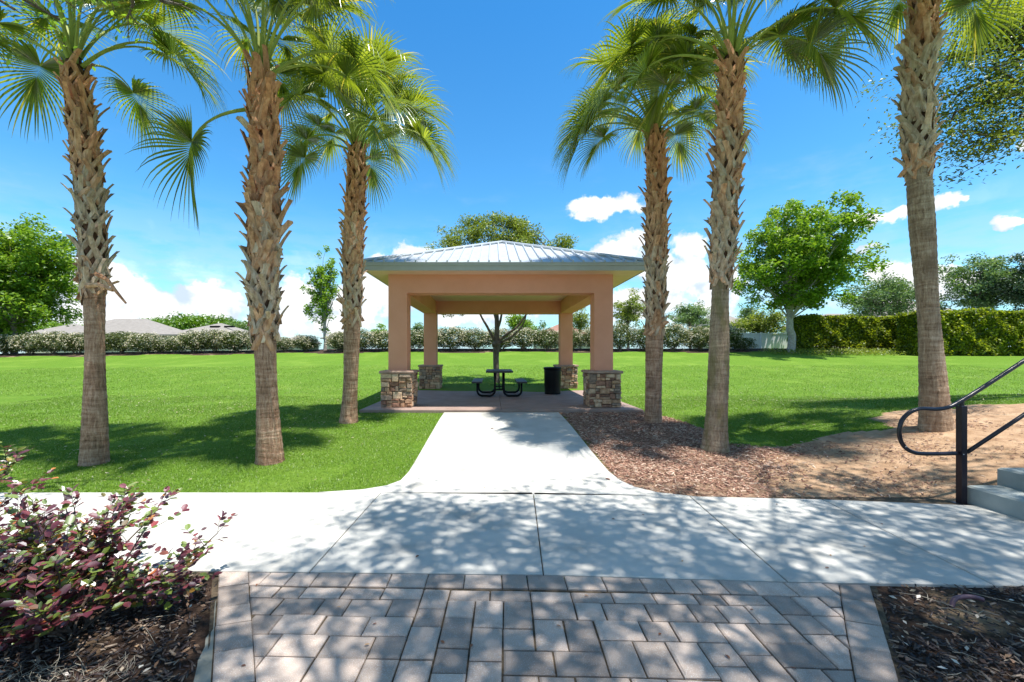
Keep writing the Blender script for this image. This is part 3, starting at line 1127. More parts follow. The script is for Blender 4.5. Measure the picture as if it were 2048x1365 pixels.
def roof_panels(o, ux, uv, L, H):
    """triangular roof face: o = eave corner, ux = unit vector along the eave, uv = horizontal unit vector inwards; L eave length; H horizontal depth to apex"""
    npn = 27
    w = L / npn
    n_up = Vector((0, 0, 1))
    sl_ = (AZ - EZ) / H
    for i in range(npn):
        a, b = i * w, (i + 1) * w

        def top_(s):
            return H * (1 - abs(s - L / 2) / (L / 2))
        ta, tb = top_(a), top_(b)
        pts = [(a, 0), (b, 0), (b, tb)]
        if a < L / 2 < b:
            pts.append((L / 2, H))
        pts.append((a, ta))
        pts = [p for k, p in enumerate(pts) if p != pts[k - 1]]
        V = []
        ov = -0.035
        for (s, t_) in pts:
            t2 = ov if t_ == 0 else t_
            q_ = Vector(o) + ux * s + uv * t2
            V.append((q_.x, q_.y, EZ + sl_ * t2))
        n0 = len(V)
        for v in list(V):
            V.append((v[0], v[1], v[2] - 0.012))
        F = [list(range(n0)), [n0 + k for k in range(n0)][::-1]] + [[k, n0 + k, n0 + (k + 1) % n0, (k + 1) % n0] for k in range(n0)]
        # standing seam on the side at b
        sb = b if b <= L / 2 else a
        tt = top_(b)
        if tt > 0.05:
            hh, ww = 0.045, 0.014
            c0 = Vector(o) + ux * b
            c1 = c0 + uv * tt
            c0 = c0 + uv * ov
            base_ = len(V)
            for (c_, t_) in ((c0, ov), (c1, tt)):
                z_ = EZ + sl_ * t_
                for (dx, dz) in ((-ww * 1.4, -.002), (ww * 1.4, -.002), (ww, hh), (-ww, hh)):
                    q_ = c_ + ux * dx
                    V.append((q_.x, q_.y, z_ + dz))
            F += [[base_, base_ + 1, base_ + 5, base_ + 4], [base_ + 1, base_ + 2, base_ + 6, base_ + 5], [base_ + 2, base_ + 3, base_ + 7, base_ + 6], [base_ + 3, base_, base_ + 4, base_ + 7],
                  [base_ + 3, base_ + 2, base_ + 1, base_], [base_ + 4, base_ + 5, base_ + 6, base_ + 7]]
        put('roof_panel', V, F, MAT['roofmetal'], roof)


roof = empty('roof', (CX, CY, EZ))
roof.parent = pav
roof.location = Vector((CX, CY, EZ)) - WLOC[pav.name]
roof_panels((EX0, EY0, 0), Vector((1, 0, 0)), Vector((0, 1, 0)), EX1 - EX0, CY - EY0)
roof_panels((EX1, EY0, 0), Vector((0, 1, 0)), Vector((-1, 0, 0)), EY1 - EY0, EX1 - CX)
roof_panels((EX1, EY1, 0), Vector((-1, 0, 0)), Vector((0, -1, 0)), EX1 - EX0, EY1 - CY)
roof_panels((EX0, EY1, 0), Vector((0, -1, 0)), Vector((1, 0, 0)), EY1 - EY0, CX - EX0)
for (x, y) in ((EX0, EY0), (EX1, EY0), (EX1, EY1), (EX0, EY1)):
    m = MB()
    m.tube([(x, y, EZ + .022), (CX, CY, AZ + .035)], 0.045, 8)
    m.put('hip_cap', MAT['roofmetal'], roof)

# picnic table
tb_ = empty('picnic_table', (0.17, 12.9, SZ), 'black metal picnic table with two attached benches under the pavilion', 'picnic table')
TX = 0.17


def plank_top(name, x0, x1, y0, y1, zt, mt, n):
    m = MB()
    w = (y1 - y0) / n
    # perforated sheet: slats across with a rim
    for k in range(n):
        m.box(x0 + .03, x1 - .03, y0 + k * w + .008, y0 + (k + 1) * w - .008, zt - .012, zt - .002)
    m.box(x0, x1, y0, y0 + .03, zt - .045, zt)
    m.box(x0, x1, y1 - .03, y1, zt - .045, zt)
    m.box(x0, x0 + .029, y0 + .031, y1 - .031, zt - .045, zt)
    m.box(x1 - .029, x1, y0 + .031, y1 - .031, zt - .045, zt)
    m.put(name, mt, tb_)


plank_top('table_top', TX - .39, TX + .39, 12.1, 13.75, SZ + .755, MAT['blackmesh'], 22)
for s in (-1, 1):
    a, b = sorted((TX + s * .50, TX + s * .79))
    plank_top('bench_seat', a, b, 12.1, 13.75, SZ + .455, MAT['blackmesh'], 22)
for y in (12.35, 13.5):
    for s in (-1, 1):
        xi, xo = TX + s * .13, TX + s * .64
        zl = SZ + .035
        r_ = .15
        pts = [(xi, y, SZ + .71), (xi, y, zl + r_)]
        for a in np.linspace(0, 90, 7)[1:]:
            pts.append((xi + s * r_ * (1 - math.cos(R(a))), y, zl + r_ * (1 - math.sin(R(a)))))
        pts.append((xo - s * r_, y, zl))
        for a in np.linspace(0, 90, 7)[1:]:
            pts.append((xo - s * r_ * (1 - math.sin(R(a))), y, zl + r_ * (1 - math.cos(R(a)))))
        pts.append((xo, y, SZ + .41))
        m = MB()
        m.tube(pts, 0.031, 10)
        m.put('leg', MAT['black'], tb_, smooth=True)
    m = MB()
    m.box(TX - .33, TX + .33, y - .02, y + .02, SZ + .695, SZ + .712)
    for s in (-1, 1):
        m.box(TX + s * .64 - .13, TX + s * .64 + .13, y - .02, y + .02, SZ + .40, SZ + .412)
    m.box(TX - .10, TX + .10, y - .015, y + .015, SZ + .20, SZ + .235)
    m.put('cross_bar', MAT['black'], tb_)
m = MB()
m.tube([(TX, 12.35, SZ + .22), (TX, 12.93, SZ + .66)], 0.014, 8)
m.tube([(TX, 13.5, SZ + .22), (TX, 12.93, SZ + .66)], 0.014, 8)
m.put('brace', MAT['black'], tb_)

# trash can
tc_ = empty('trash_can', (1.84, 13.3, SZ), 'black round trash can standing between table and right rear column', 'trash can')


def lathe(prof, n=28, cx=0, cy=0, cz=0):
    V = []
    F = []
    for (r_, z) in prof:
        for k in range(n):
            a = 2 * math.pi * k / n
            V.append((cx + r_ * math.cos(a), cy + r_ * math.sin(a), cz + z))
    for i in range(len(prof) - 1):
        for k in range(n):
            F.append([i * n + k, i * n + (k + 1) % n, (i + 1) * n + (k + 1) % n, (i + 1) * n + k])
    F.append([(len(prof) - 1) * n + k for k in range(n)])
    return V, F


V, F = lathe([(.24, 0.0), (.25, .03), (.245, .05), (.258, .30), (.262, .72), (.262, .76)], 28, 1.84, 13.3, SZ)
put('can_body', V, F, MAT['black'], tc_, smooth=True)
V, F = lathe([(.262, .762), (.278, .765), (.283, .80), (.272, .83), (.24, .835), (.17, .812), (.16, .80)], 28, 1.84, 13.3, SZ)
put('can_rim', V, F, MAT['black'], tc_, smooth=True)
# ------------------------------------------------------------------ palms
def make_frond(e0, bend, Lp, seed, Ls=0.92):
    r_ = random.Random(seed)
    V = []
    F = []
    MI = []
    # petiole in the xz plane
    n = 9
    p = Vector((0, 0, 0))
    pts = [p.copy()]
    e = e0
    dirs = []
    for i in range(n):
        t = (i + .5) / n
        e = e0 - bend * (t ** 1.6)
        d = Vector((math.cos(R(e)), 0, math.sin(R(e))))
        dirs.append(d)
        p = p + d * (Lp / n)
        pts.append(p.copy())
    # petiole flattened tube
    ns = 6
    for i, q_ in enumerate(pts):
        d = dirs[min(i, n - 1)]
        up = Vector((-d.z, 0, d.x))
        t = i / n
        w = 0.022 * (1 - t) ** 1.6 + 0.012
        h = 0.018 * (1 - t) + 0.009
        for k in range(ns):
            a = 2 * math.pi * k / ns
            V.append(q_ + Vector((0, 1, 0)) * (math.cos(a) * w) + up * (math.sin(a) * h))
    for i in range(n):
        for k in range(ns):
            a, b = i * ns + k, i * ns + (k + 1) % ns
            F.append([a, b, b + ns, a + ns])
            MI.append(1)
    # costa
    cpts = [pts[-1].copy()]
    cdir = []
    e1 = e
    Lc = 0.34
    for i in range(6):
        ee = e1 - 42 * ((i + 1) / 6) ** 1.1
        d = Vector((math.cos(R(ee)), 0, math.sin(R(ee))))
        cdir.append(d)
        cpts.append(cpts[-1] + d * (Lc / 6))
    nseg = 68
    hang = r_.uniform(0.9, 2.0)
    for sgi in range(nseg):
        u = -1 + 2 * (sgi + .5) / nseg
        phi = u * R(158)
        c_, s_ = math.cos(phi), math.sin(phi)
        cf = min(5.99, max(0.0, c_) ** 2 * 5.0)
        ci = int(cf)
        st = cpts[ci].lerp(cpts[ci + 1], cf - ci)
        dd = cdir[max(0, ci - 1)].lerp(cdir[ci], cf - ci).normalized()
        nrm = Vector((-dd.z, 0, dd.x))
        fold = 0.30 * abs(s_)
        d = (dd * c_ + Vector((0, 1, 0)) * s_ + nrm * fold).normalized()
        side = nrm.cross(d).normalized()
        L = Ls * (0.72 + 0.28 * c_) * r_.uniform(.92, 1.06)
        ds = hang * r_.uniform(.5, 1.6)
        ms = 7
        q_ = st
        base_ = len(V)
        wmax = 0.0155 * r_.uniform(.9, 1.1)
        for k in range(ms + 1):
            t = k / ms
            chord = 2 * math.sin(R(158) / nseg) * (L * t) * 0.74 + 0.005
            w = min(chord, wmax) if t < .42 else wmax * (1 - ((t - .42) / .58) ** 1.1) * (0.92) + .001
            ridge = w * 0.42
            V.append(q_ - side * w)
            V.append(q_ + nrm * ridge)
            V.append(q_ + side * w)
            if k < ms:
                q_ = q_ + d * (L / ms)
                d = (d + Vector((0, 0, -1)) * (ds * (t ** 1.5) * 0.52) + side * r_.uniform(-.02, .02)).normalized()
        for k in range(ms):
            b0 = base_ + k * 3
            F.append([b0, b0 + 1, b0 + 4, b0 + 3])
            F.append([b0 + 1, b0 + 2, b0 + 5, b0 + 4])
            MI += [0, 0]
    return mesh_np('frond', [tuple(v) for v in V], F, [MAT['frond'], MAT['petiole']], False, MI)


CLS = [(88, 14, 1.0, .80), (80, 32, 1.25, .92), (70, 50, 1.35, .95), (57, 62, 1.35, .97), (42, 66, 1.35, .97), (26, 66, 1.3, .95), (8, 58, 1.2, .92)]
FR = {}
for ci, (e0, bd, lp, ls) in enumerate(CLS):
    for s in range(3):
        FR[(ci, s)] = make_frond(e0 + (s - 1) * 3, bd + (s - 1) * 4, lp * (1 + .06 * (s - 1)), 100 + ci * 7 + s, ls)
FR['low'] = make_frond(-6, 62, 1.02, 991, 1.0)
FR['arch'] = make_frond(42, 70, 1.30, 992, .95)


def make_boot(seed, mt):
    r_ = random.Random(seed)
    m = MB()

    def strip(sts):
        """sts: (x, y, z, halfwidth, thick); cross-section is curved round the trunk"""
        V = []
        F = []
        for (x, y, z, w, th) in sts:
            V += [(x - w, y - w * .45, z), (x, y + th * .3, z + .004), (x + w, y - w * .45, z), (x, y - th, z)]
        n_ = len(sts)
        for i in range(n_ - 1):
            for k in range(4):
                a, b = i * 4 + k, i * 4 + (k + 1) % 4
                F.append([a, a + 4, b + 4, b])
        F.append([0, 1, 2, 3])
        e = (n_ - 1) * 4
        F.append([e + 3, e + 2, e + 1, e])
        m.add(V, F)
    lean = r_.choice([-1, 1]) * r_.uniform(.05, .14)
    out_ = r_.uniform(.045, .13)
    L = r_.uniform(.23, .34)
    w0 = r_.uniform(.042, .060)
    for s in (-1, 1):
        strip([(s * .11, -.005, -.19, .036, .014), (s * .075, .018, -.10, .044, .016), (s * .032, .034, -.01, .044, .018), (s * .006 + lean * .15, .045, .05, .030, .016)])
    st = []
    for i in range(6):
        t = i / 5
        st.append((lean * t ** 1.2, .03 + out_ * t ** 1.35, L * t * (1 - .12 * t), w0 * (1 - .22 * t + (.10 if i == 5 else 0)), .022 * (1 - .30 * t)))
    strip(st)
    return mesh_np('leaf_base', m.V, m.F, mt)


BOOT = {mt: [make_boot(k, MAT[mt]) for k in range(7)] for mt in ('boot_red', 'boot_tan', 'boot_grey')}


def palm(px_pts, D, zones, label, seed, bark, r_base, r_mid, boot_lo, crown, fronds, boot_scale=1.0, grp='cabbage palms lining the walkway', Dtop=None):
    """px_pts: list of (px, py) axis points, base first, at distance D"""
    rd = random.Random(seed)
    pts = [P(a, b, D) for a, b in px_pts]
    gz = float(TZ(pts[0].x, pts[0].y))
    root = empty('palm_tree', (pts[0].x, pts[0].y, gz), label, 'palm tree', grp)
    ax = smoothc(pts, 8)
    zs = [p.z for p in ax]

    def at(z):
        for i in range(len(ax) - 1):
            if ax[i].z <= z <= ax[i + 1].z:
                t = (z - ax[i].z) / max(1e-6, ax[i + 1].z - ax[i].z)
                return ax[i].lerp(ax[i + 1], t)
        return ax[-1].copy() if z > ax[-1].z else ax[0].copy()
    zb = P(0, boot_lo, D).z
    zt = ax[-1].z
    # smooth lower trunk
    m = MB()
    pp = [Vector((ax[0].x, ax[0].y, gz - .15))]
    rr = [r_base * 1.0]
    z = gz
    while z < zb + .25:
        pp.append(at(max(z, ax[0].z)) if z > ax[0].z else Vector((ax[0].x, ax[0].y, z)))
        h = z - gz
        rr.append(r_mid + (r_base - r_mid) * math.exp(-h * 2.4) + .012 * math.sin(z * 2.3 + seed))
        z += .045
    ph = [rd.uniform(0, 6.28) for _ in range(4)]
    m.tube(pp, rr, 30, jit=lambda i, k: 1 + .022 * math.sin(k * 2.1 + ph[0] + i * .15) + .020 * math.sin(i * 2.5 + ph[1] + .5 * math.sin(k * .6)) + .018 * rd.uniform(-1, 1)
           + (.04 * max(0, math.sin(k * 1.26 + ph[2])) * math.exp(-i * .35)))
    m.put('trunk', bark, root, smooth=True)
    # booted upper trunk
    m = MB()
    pp = []
    rr = []
    z = zb + .15
    while z < zt + .25:
        pp.append(at(z) if z < zt else Vector((ax[-1].x, ax[-1].y, z)))
        rr.append(r_mid * 1.02 * (1 if z < zt else .8 - (z - zt)))
        z += .12
    m.tube(pp, rr, 16, jit=lambda i, k: 1 + .06 * rd.uniform(-1, 1))
    m.put('upper_trunk', MAT['boot_core'], root, smooth=True)
    z = zb
    a = rd.uniform(0, 6.28)
    rise = .0245
    tot = (zt - zb)
    while z < zt + .06:
        t = (z - zb) / tot
        c = at(z)
        mt = 'boot_grey' if t < zones[0] else ('boot_tan' if t < zones[1] else 'boot_red')
        if rd.random() < .22:
            mt = rd.choice(['boot_tan', 'boot_grey', 'boot_red'] if t > zones[0] else ['boot_tan', 'boot_grey'])
        me = rd.choice(BOOT[mt])
        s = boot_scale * rd.uniform(.82, 1.15) * (0.85 + .25 * math.sin(math.pi * min(1, t * 1.1)))
        rad_ = r_mid * .98
        loc = Vector((c.x + rad_ * math.cos(a), c.y + rad_ * math.sin(a), z)) - WLOC[root.name]
        link('leaf_base', me, root, loc, (rd.uniform(-.08, .10), rd.uniform(-.12, .12), a - math.pi / 2), (s * rd.choice([-1, 1]), s * rd.uniform(.85, 1.25), s))
        a += 2.39996 + rd.uniform(-.12, .12)
        z += rise * rd.uniform(.8, 1.2)
    # loose fibre and stub scars hanging from the lowest leaf bases
    for k in range(9):
        aa = rd.uniform(0, 6.28)
        zz_ = zb + rd.uniform(-.12, .25)
        c = at(zz_)
        loc = Vector((c.x + r_mid * .95 * math.cos(aa), c.y + r_mid * .95 * math.sin(aa), zz_)) - WLOC[root.name]
        s = boot_scale * rd.uniform(.6, 1.05)
        link('leaf_base', rd.choice(BOOT['boot_tan']), root, loc, (rd.uniform(-.1, .3), rd.uniform(-.5, .5), aa - math.pi / 2), (s, s, s))
    # crown
    a = rd.uniform(0, 6.28)
    top_ = Vector((ax[-1].x, ax[-1].y, zt))
    for ci, cnt in enumerate(crown):
        for k in range(cnt):
            me = FR[(ci, rd.randrange(3))]
            s = rd.uniform(.82, .99)
            lift = .26 - .05 * ci + rd.uniform(-.05, .05)
            rr_ = .03 + .018 * ci
            loc = top_ + Vector((rr_ * math.cos(a), rr_ * math.sin(a), lift)) - WLOC[root.name]
            link('frond', me, root, loc, (rd.uniform(-.12, .12), rd.uniform(-.05, .05), a), (s, s * rd.choice([-1, 1]), s))
            a += 2.39996 + rd.uniform(-.25, .25)
    for (key, azd, dz, s) in fronds:
        loc = top_ + Vector((.10 * math.cos(R(azd)), .10 * math.sin(R(azd)), dz)) - WLOC[root.name]
        link('frond', FR[key], root, loc, (0, 0, R(azd)), (s, s, s))
    return root


palm([(189, 925), (190, 760), (188, 560), (182, 430), (170, 290), (148, 140)], 5.83, (.50, .80), 'leftmost palm in the lawn, grey leaf bases, one broken stub hanging off its trunk', 1,
     MAT['palm_brown'], .150, .118, 575, [3, 6, 6, 4, 1, 0, 0], [('arch', 5, .05, .95), ((4, 1), 185, .05, .9), ((4, 2), 150, .1, 1.0)], .84)
palm([(540, 918), (533, 760), (528, 600), (528, 430), (530, 270), (522, 158)], 5.9, (.22, .50), 'stout palm, second from left, reddish leaf bases and one frond drooping low', 2,
     MAT['palm_brown'], .170, .143, 660, [3, 7, 6, 5, 1, 0, 0], [('low', 183, -.42, .98), ('arch', 4, .02, 1.0), ], 1.12)
palm([(697, 850), (702, 740), (705, 600), (707, 450), (712, 380), (713, 298)], 8.4, (.28, .60), 'smaller palm just left of the pavilion with a full round crown', 3,
     MAT['palm_brown'], .178, .143, 640, [4, 7, 8, 8, 5, 2, 0], [((5, 2), -15, .02, 1), ((4, 0), 10, .1, 1)], .98)
palm([(1306, 852), (1308, 720), (1311, 600), (1313, 450), (1313, 340), (1308, 268)], 8.4, (.35, .65), 'palm just right of the pavilion standing in the mulch bed', 4,
     MAT['palm_brown'], .182, .150, 655, [4, 7, 8, 8, 5, 2, 0], [((5, 2), 190, .02, 1), ((4, 0), 170, .1, 1), ((5, 1), 175, .05, 1)], 1.0)
palm([(1430, 897), (1437, 740), (1441, 570), (1448, 430), (1458, 280), (1463, 130)], 6.45, (.42, .7), 'tall palm with mossy flared foot in the mulch, right of the walkway', 5,
     MAT['palm_moss'], .212, .128, 560, [3, 7, 6, 5, 2, 0, 0], [((5, 0), 178, .0, 1.0), ((4, 2), 165, .12, 1.05), ((4, 1), 8, .1, 1.0), ((3, 1), 20, .1, 1.05)], .98)
palm([(1872, 860), (1862, 700), (1849, 520), (1838, 350), (1836, 200), (1845, 30), (1846, -25)], 6.2, (.62, .72), 'rightmost palm with a long smooth grey trunk behind the handrail', 6,
     MAT['palm_grey'], .178, .132, 340, [3, 6, 6, 5, 3, 1, 0], [((5, 0), 180, .0, 1.0), ((5, 2), 20, .1, .9)], .92)

# broken stubs on the leftmost palm
p1 = bpy.data.objects['palm_tree']
m = MB()
m.tube([P(192, 548, 5.66), P(215, 560, 5.6), P(232, 583, 5.6), P(252, 607, 5.6)], [.028, .024, .02, .012], 6)
m.put('broken_stub', MAT['boot_red'], p1)
m = MB()
m.tube([P(175, 572, 5.66), P(195, 570, 5.6), P(226, 581, 5.6)], [.036, .032, .024], 6)
m.put('broken_stub', MAT['boot_tan'], p1)


# ------------------------------------------------------------------ leaves and trees
def leaf_arr(Pn, L, rg, up=0.6, aspect=.5, fold=.12):
    n = len(Pn)
    nr = rg.normal(size=(n, 3))
    nr[:, 2] = np.abs(nr[:, 2]) + up
    nr /= np.linalg.norm(nr, axis=1)[:, None]
    d = rg.normal(size=(n, 3))
    d -= nr * (d * nr).sum(1)[:, None]
    d /= np.linalg.norm(d, axis=1)[:, None]
    s = np.cross(nr, d)
    Ls = (L * rg.uniform(.7, 1.25, n))[:, None]
    w = Ls * aspect * .5
    a = Pn - d * Ls * .5
    b = Pn + s * w + nr * (fold * Ls)
    c = Pn + d * Ls * .5
    e = Pn - s * w + nr * (fold * Ls)
    V = np.stack([a, b, c, e], 1).reshape(-1, 3)
    F = np.arange(n * 4).reshape(-1, 4)
    return V, F


def crown_points(c, rad, nclump, per, crad, rg, shell=.55, flatb=.0, lumps=0.25):
    v = rg.normal(size=(nclump, 3))
    v /= np.linalg.norm(v, axis=1)[:, None]
    # lumpy outline
    k = 1 + lumps * np.sin(v[:, 0] * 4.3 + c[0]) * np.cos(v[:, 2] * 5.1 + c[1]) + lumps * .6 * np.sin(v[:, 1] * 7 + v[:, 2] * 6)
    r_ = (shell + (1 - shell) * rg.random(nclump)) ** .8
    cc = v * (r_ * k)[:, None] * np.array(rad)
    if flatb:
        cc[:, 2] = np.maximum(cc[:, 2], -rad[2] * flatb + rg.uniform(0, .15, nclump) * rad[2])
    cc += np.array(c)
    pts = np.repeat(cc, per, 0)
    off = rg.normal(size=pts.shape)
    off /= np.linalg.norm(off, axis=1)[:, None]
    off *= (rg.random(len(pts)) ** .5)[:, None] * crad
    off[:, 2] *= .72
    return cc, pts + off


def limb(m, a, b, r0, r1, rd, n=6, bow=.12, sides=7):
    a, b = Vector(a), Vector(b)
    L = (b - a).length
    pts = []
    side = Vector((rd.uniform(-1, 1), rd.uniform(-1, 1), rd.uniform(.2, 1))) * (L * bow)
    for i in range(n + 1):
        t = i / n
        pts.append(a.lerp(b, t) + side * math.sin(math.pi * t) + Vector((rd.uniform(-1, 1), rd.uniform(-1, 1), rd.uniform(-1, 1))) * (.012 * L * (0 < i < n)))
    m.tube(pts, [r0 + (r1 - r0) * (i / n) ** .8 for i in range(n + 1)], sides, cap=False)
    return pts


def tree(label, px, D, x0, x1, ytop, ybot, mat, bark, seed, nclump=150, per=110, leaf=.16, trunk_r=.16, shell=.35, crad=None, flatb=0, name='broadleaf_tree', lumps=.25, forky=None, dz=0.0,
         group=None, depth=None, cone=0.0, nlimb=40, gz=None, aspect=.5):
    rd = random.Random(seed)
    rg = np.random.default_rng(seed)
    X = (px - VX) / F_PX * D
    g = float(TZ(X, D)) if gz is None else gz
    root = empty(name, (X, D, g), label, 'tree', group)
    cxw = ((x0 + x1) / 2 - VX) / F_PX * D
    rx = (x1 - x0) / 2 / F_PX * D
    zt = EYE + (VY - ytop) / F_PX * D
    zb = EYE + (VY - ybot) / F_PX * D
    rz = (zt - zb) / 2
    ry = depth or rx
    crad = crad or rx * .20
    cc, pts = crown_points((cxw, D, (zt + zb) / 2), (rx - crad * .6, ry - crad * .6, rz - crad * .5), nclump, per, crad, rg, shell, flatb, lumps)
    if cone:
        f_ = 1 - cone * np.clip((pts[:, 2] - zb) / (zt - zb), 0, 1)
        pts[:, 0] = cxw + (pts[:, 0] - cxw) * f_
        f2 = 1 - cone * np.clip((cc[:, 2] - zb) / (zt - zb), 0, 1)
        cc[:, 0] = cxw + (cc[:, 0] - cxw) * f2
    V, F = leaf_arr(pts, leaf, rg, aspect=aspect)
    put('crown', V, F, mat, root)
    m = MB()
    forkz = max(g + .6, zb + rz * .25) if forky is None else EYE + (VY - forky) / F_PX * D
    topz = zb + rz * 1.35
    tp = [(X, D, g - .15), (X + .02 * rx, D, g + (forkz - g) * .5), (X - .01 * rx, D, forkz), (cxw * .6 + X * .4, D, topz)]
    tp = smoothc(tp, 5)
    hs = [p.z for p in tp]
    m.tube(tp, [trunk_r * (1.25 if i == 0 else 1) * (1 - .82 * (p.z - g) / (topz - g + .01)) + .01 for i, p in enumerate(tp)], 12, cap=False)
    idx = rg.permutation(len(cc))[:nlimb]
    for i in idx:
        z = min(topz, max(forkz, forkz + (cc[i][2] - forkz) * rd.uniform(.1, .6)))
        st = min(tp, key=lambda p: abs(p.z - z))
        r0 = trunk_r * .34 * (1 - .6 * (st.z - g) / (topz - g + .01))
        limb(m, st, cc[i], r0, .012, rd, sides=5)
    m.put('trunk', bark, root, smooth=True)
    return root


# the oak straight behind the pavilion: visible fork
def center_oak():
    D = 17.0
    X = (995 - VX) / F_PX * D
    g = float(TZ(X, D))
    root = empty('oak_tree', (X, D, g), 'forked oak on the lawn directly behind the pavilion, its crown above the roof', 'tree')
    rd = random.Random(4)
    rg = np.random.default_rng(4)
    m = MB()
    q_ = lambda a, b, dd=0: P(a, b, D + dd)
    m.tube(smoothc([Vector((X, D, g - .15)), q_(993, 750), q_(992, 715), q_(993, 690), q_(994, 655), q_(992, 600)], 4), [.16, .14, .125, .12, .118, .115, .115, .115, .115, .12, .125, .135, .14, .12, .105, .10, .095, .09, .085, .08, .075], 12, cap=False)
    tips = []
    for (pts, r0) in (([(990, 684), (975, 655), (960, 628), (945, 585)], .065), ([(996, 684), (1015, 668), (1040, 648), (1075, 590)], .07), ([(997, 688), (1025, 672), (1050, 640), (1060, 560)], .05),
                      ([(994, 660), (1003, 630), (1010, 540)], .06), ([(992, 640), (975, 590), (930, 540)], .05), ([(992, 620), (1040, 560), (1110, 520)], .045)):
        dy = rd.uniform(-.8, .8)
        ps = smoothc([q_(a, b, dy * i / len(pts)) for i, (a, b) in enumerate(pts)], 4)
        m.tube(ps, [r0 * (1 - .65 * i / len(ps)) for i in range(len(ps))], 8, cap=False)
        tips.append(ps[-1])
    # fork scar
    m.tube([q_(985, 690, -.08), q_(1000, 686, -.09)], [.10, .10], 8)
    C = []
    allp = []
    for (a, b, rx, rz, nc) in ((925, 480, 55, 34, 26), (900, 520, 45, 34, 16), (1010, 470, 60, 36, 28), (1050, 480, 45, 38, 20), (1115, 500, 38, 22, 13), (985, 520, 110, 40, 26), (1085, 545, 70, 32, 18),
                               (960, 450, 30, 16, 7), (1030, 445, 24, 14, 6)):
        cc, pts = crown_points(tuple(q_(a, b)), (rx / F_PX * D, 1.5 * rx / 60, rz / F_PX * D), int(nc * 1.25), 130, .36, rg, .3)
        C += list(cc)
        allp.append(pts)
    for (a, b) in ((925, 628), (898, 632), (1065, 625), (1140, 632), (940, 620)):
        cc, pts = crown_points(tuple(q_(a, b, rd.uniform(-.5, .5))), (.3, .3, .12), 3, 22, .16, rg, .2)
        C += list(cc)
        allp.append(pts)
    for c in C[::2]:
        t = min(tips, key=lambda p: (p - Vector(c)).length)
        limb(m, t, c, .024, .007, rd, sides=5)
    V, F = leaf_arr(np.concatenate(allp), .095, rg)
    put('crown', V, F, MAT['lf_oak'], root)
    m.put('trunk', MAT['bark'], root, smooth=True)


center_oak()
tree('dense bright green tree with a rounded crown at the left edge behind the hedge', 28, 34.2, -85, 142, 438, 676, MAT['lf_maple'], MAT['bark'], 21, nclump=330, per=95, leaf=.30, trunk_r=.22, shell=.25, crad=.85,
     forky=650, nlimb=70)
tree('slender sparse young tree standing in the hedge left of the pavilion', 650, 33.0, 598, 692, 488, 668, MAT['lf_maple'], MAT['barkpale'], 22, nclump=110, per=42, leaf=.22, trunk_r=.13, shell=.15, crad=.42,
     forky=665, nlimb=60, cone=.35)
tree('large full green tree beside the white fence and clipped hedge', 1581, 31.0, 1436, 1756, 382, 648, MAT['lf_maple'], MAT['barkpale'], 23, nclump=340, per=90, leaf=.27, trunk_r=.26, shell=.25, crad=.72,
     forky=640, nlimb=90, cone=.50, lumps=.14, flatb=.80)
tree('small low tree between the flowering shrubs and the white fence', 1520, 38, 1462, 1580, 612, 684, MAT['lf_oak'], MAT['bark'], 24, nclump=90, per=60, leaf=.22, trunk_r=.12, shell=.2, crad=.6)
tree('grey-green tree behind the hedge, half hidden by the big tree', 1765, 46, 1690, 1842, 545, 650, MAT['lf_grey'], MAT['bark'], 25, nclump=170, per=60, leaf=.28, trunk_r=.2, shell=.3, crad=.85)
tree('grey-green rounded tree above the clipped hedge right of the last palm', 1960, 44, 1888, 2035, 500, 645, MAT['lf_grey'], MAT['bark'], 26, nclump=190, per=75, leaf=.26, trunk_r=.2, shell=.3, crad=.8)
tree('dark green tree at the right edge of the view', 2060, 41, 2002, 2130, 498, 645, MAT['lf_dark'], MAT['bark'], 27, nclump=150, per=80, leaf=.25, trunk_r=.2, shell=.3, crad=.8)
tree('airy tree beyond the hedge just right of the pavilion columns', 1256, 40, 1222, 1296, 582, 668, MAT['lf_oak'], MAT['bark'], 28, nclump=80, per=55, leaf=.2, trunk_r=.13, shell=.2, crad=.5)
tree('low pale tree beyond the hedge between two right palms', 1380, 48, 1336, 1425, 598, 665, MAT['lf_grey'], MAT['bark'], 29, nclump=80, per=60, leaf=.24, trunk_r=.15, shell=.2, crad=.65)
tree('wide flat-topped dome shaped tree behind the tan house roof', 400, 72, 296, 505, 628, 690, MAT['lf_dome'], MAT['bark'], 30, nclump=320, per=75, leaf=.45, trunk_r=.4, shell=.4, crad=1.3, flatb=.3, lumps=.12)
tree('faint airy tree right of the wide dome shaped tree', 500, 64, 452, 540, 634, 690, MAT['lf_grey'], MAT['bark'], 31, nclump=70, per=45, leaf=.32, trunk_r=.2, shell=.2, crad=.9)
tree('low bright tree behind the houses at far left', 110, 66, 40, 172, 640, 690, MAT['lf_light'], MAT['bark'], 32, nclump=120, per=55, leaf=.38, trunk_r=.2, shell=.3, crad=1.1)
tree('dark bushy tree under the left edge tree', 10, 37, -70, 52, 590, 700, MAT['lf_dark'], MAT['bark'], 33, nclump=110, per=70, leaf=.24, trunk_r=.15, shell=.3, crad=.8)
tree('small round tree top seen above the hedge left of the pavilion', 758, 60, 738, 784, 648, 690, MAT['lf_light'], MAT['bark'], 34, nclump=40, per=50, leaf=.26, trunk_r=.12, shell=.2, crad=.5)
tree('small tree top seen between the left pavilion columns', 838, 56, 814, 862, 640, 690, MAT['lf_grey'], MAT['bark'], 35, nclump=36, per=45, leaf=.24, trunk_r=.12, shell=.2, crad=.5)
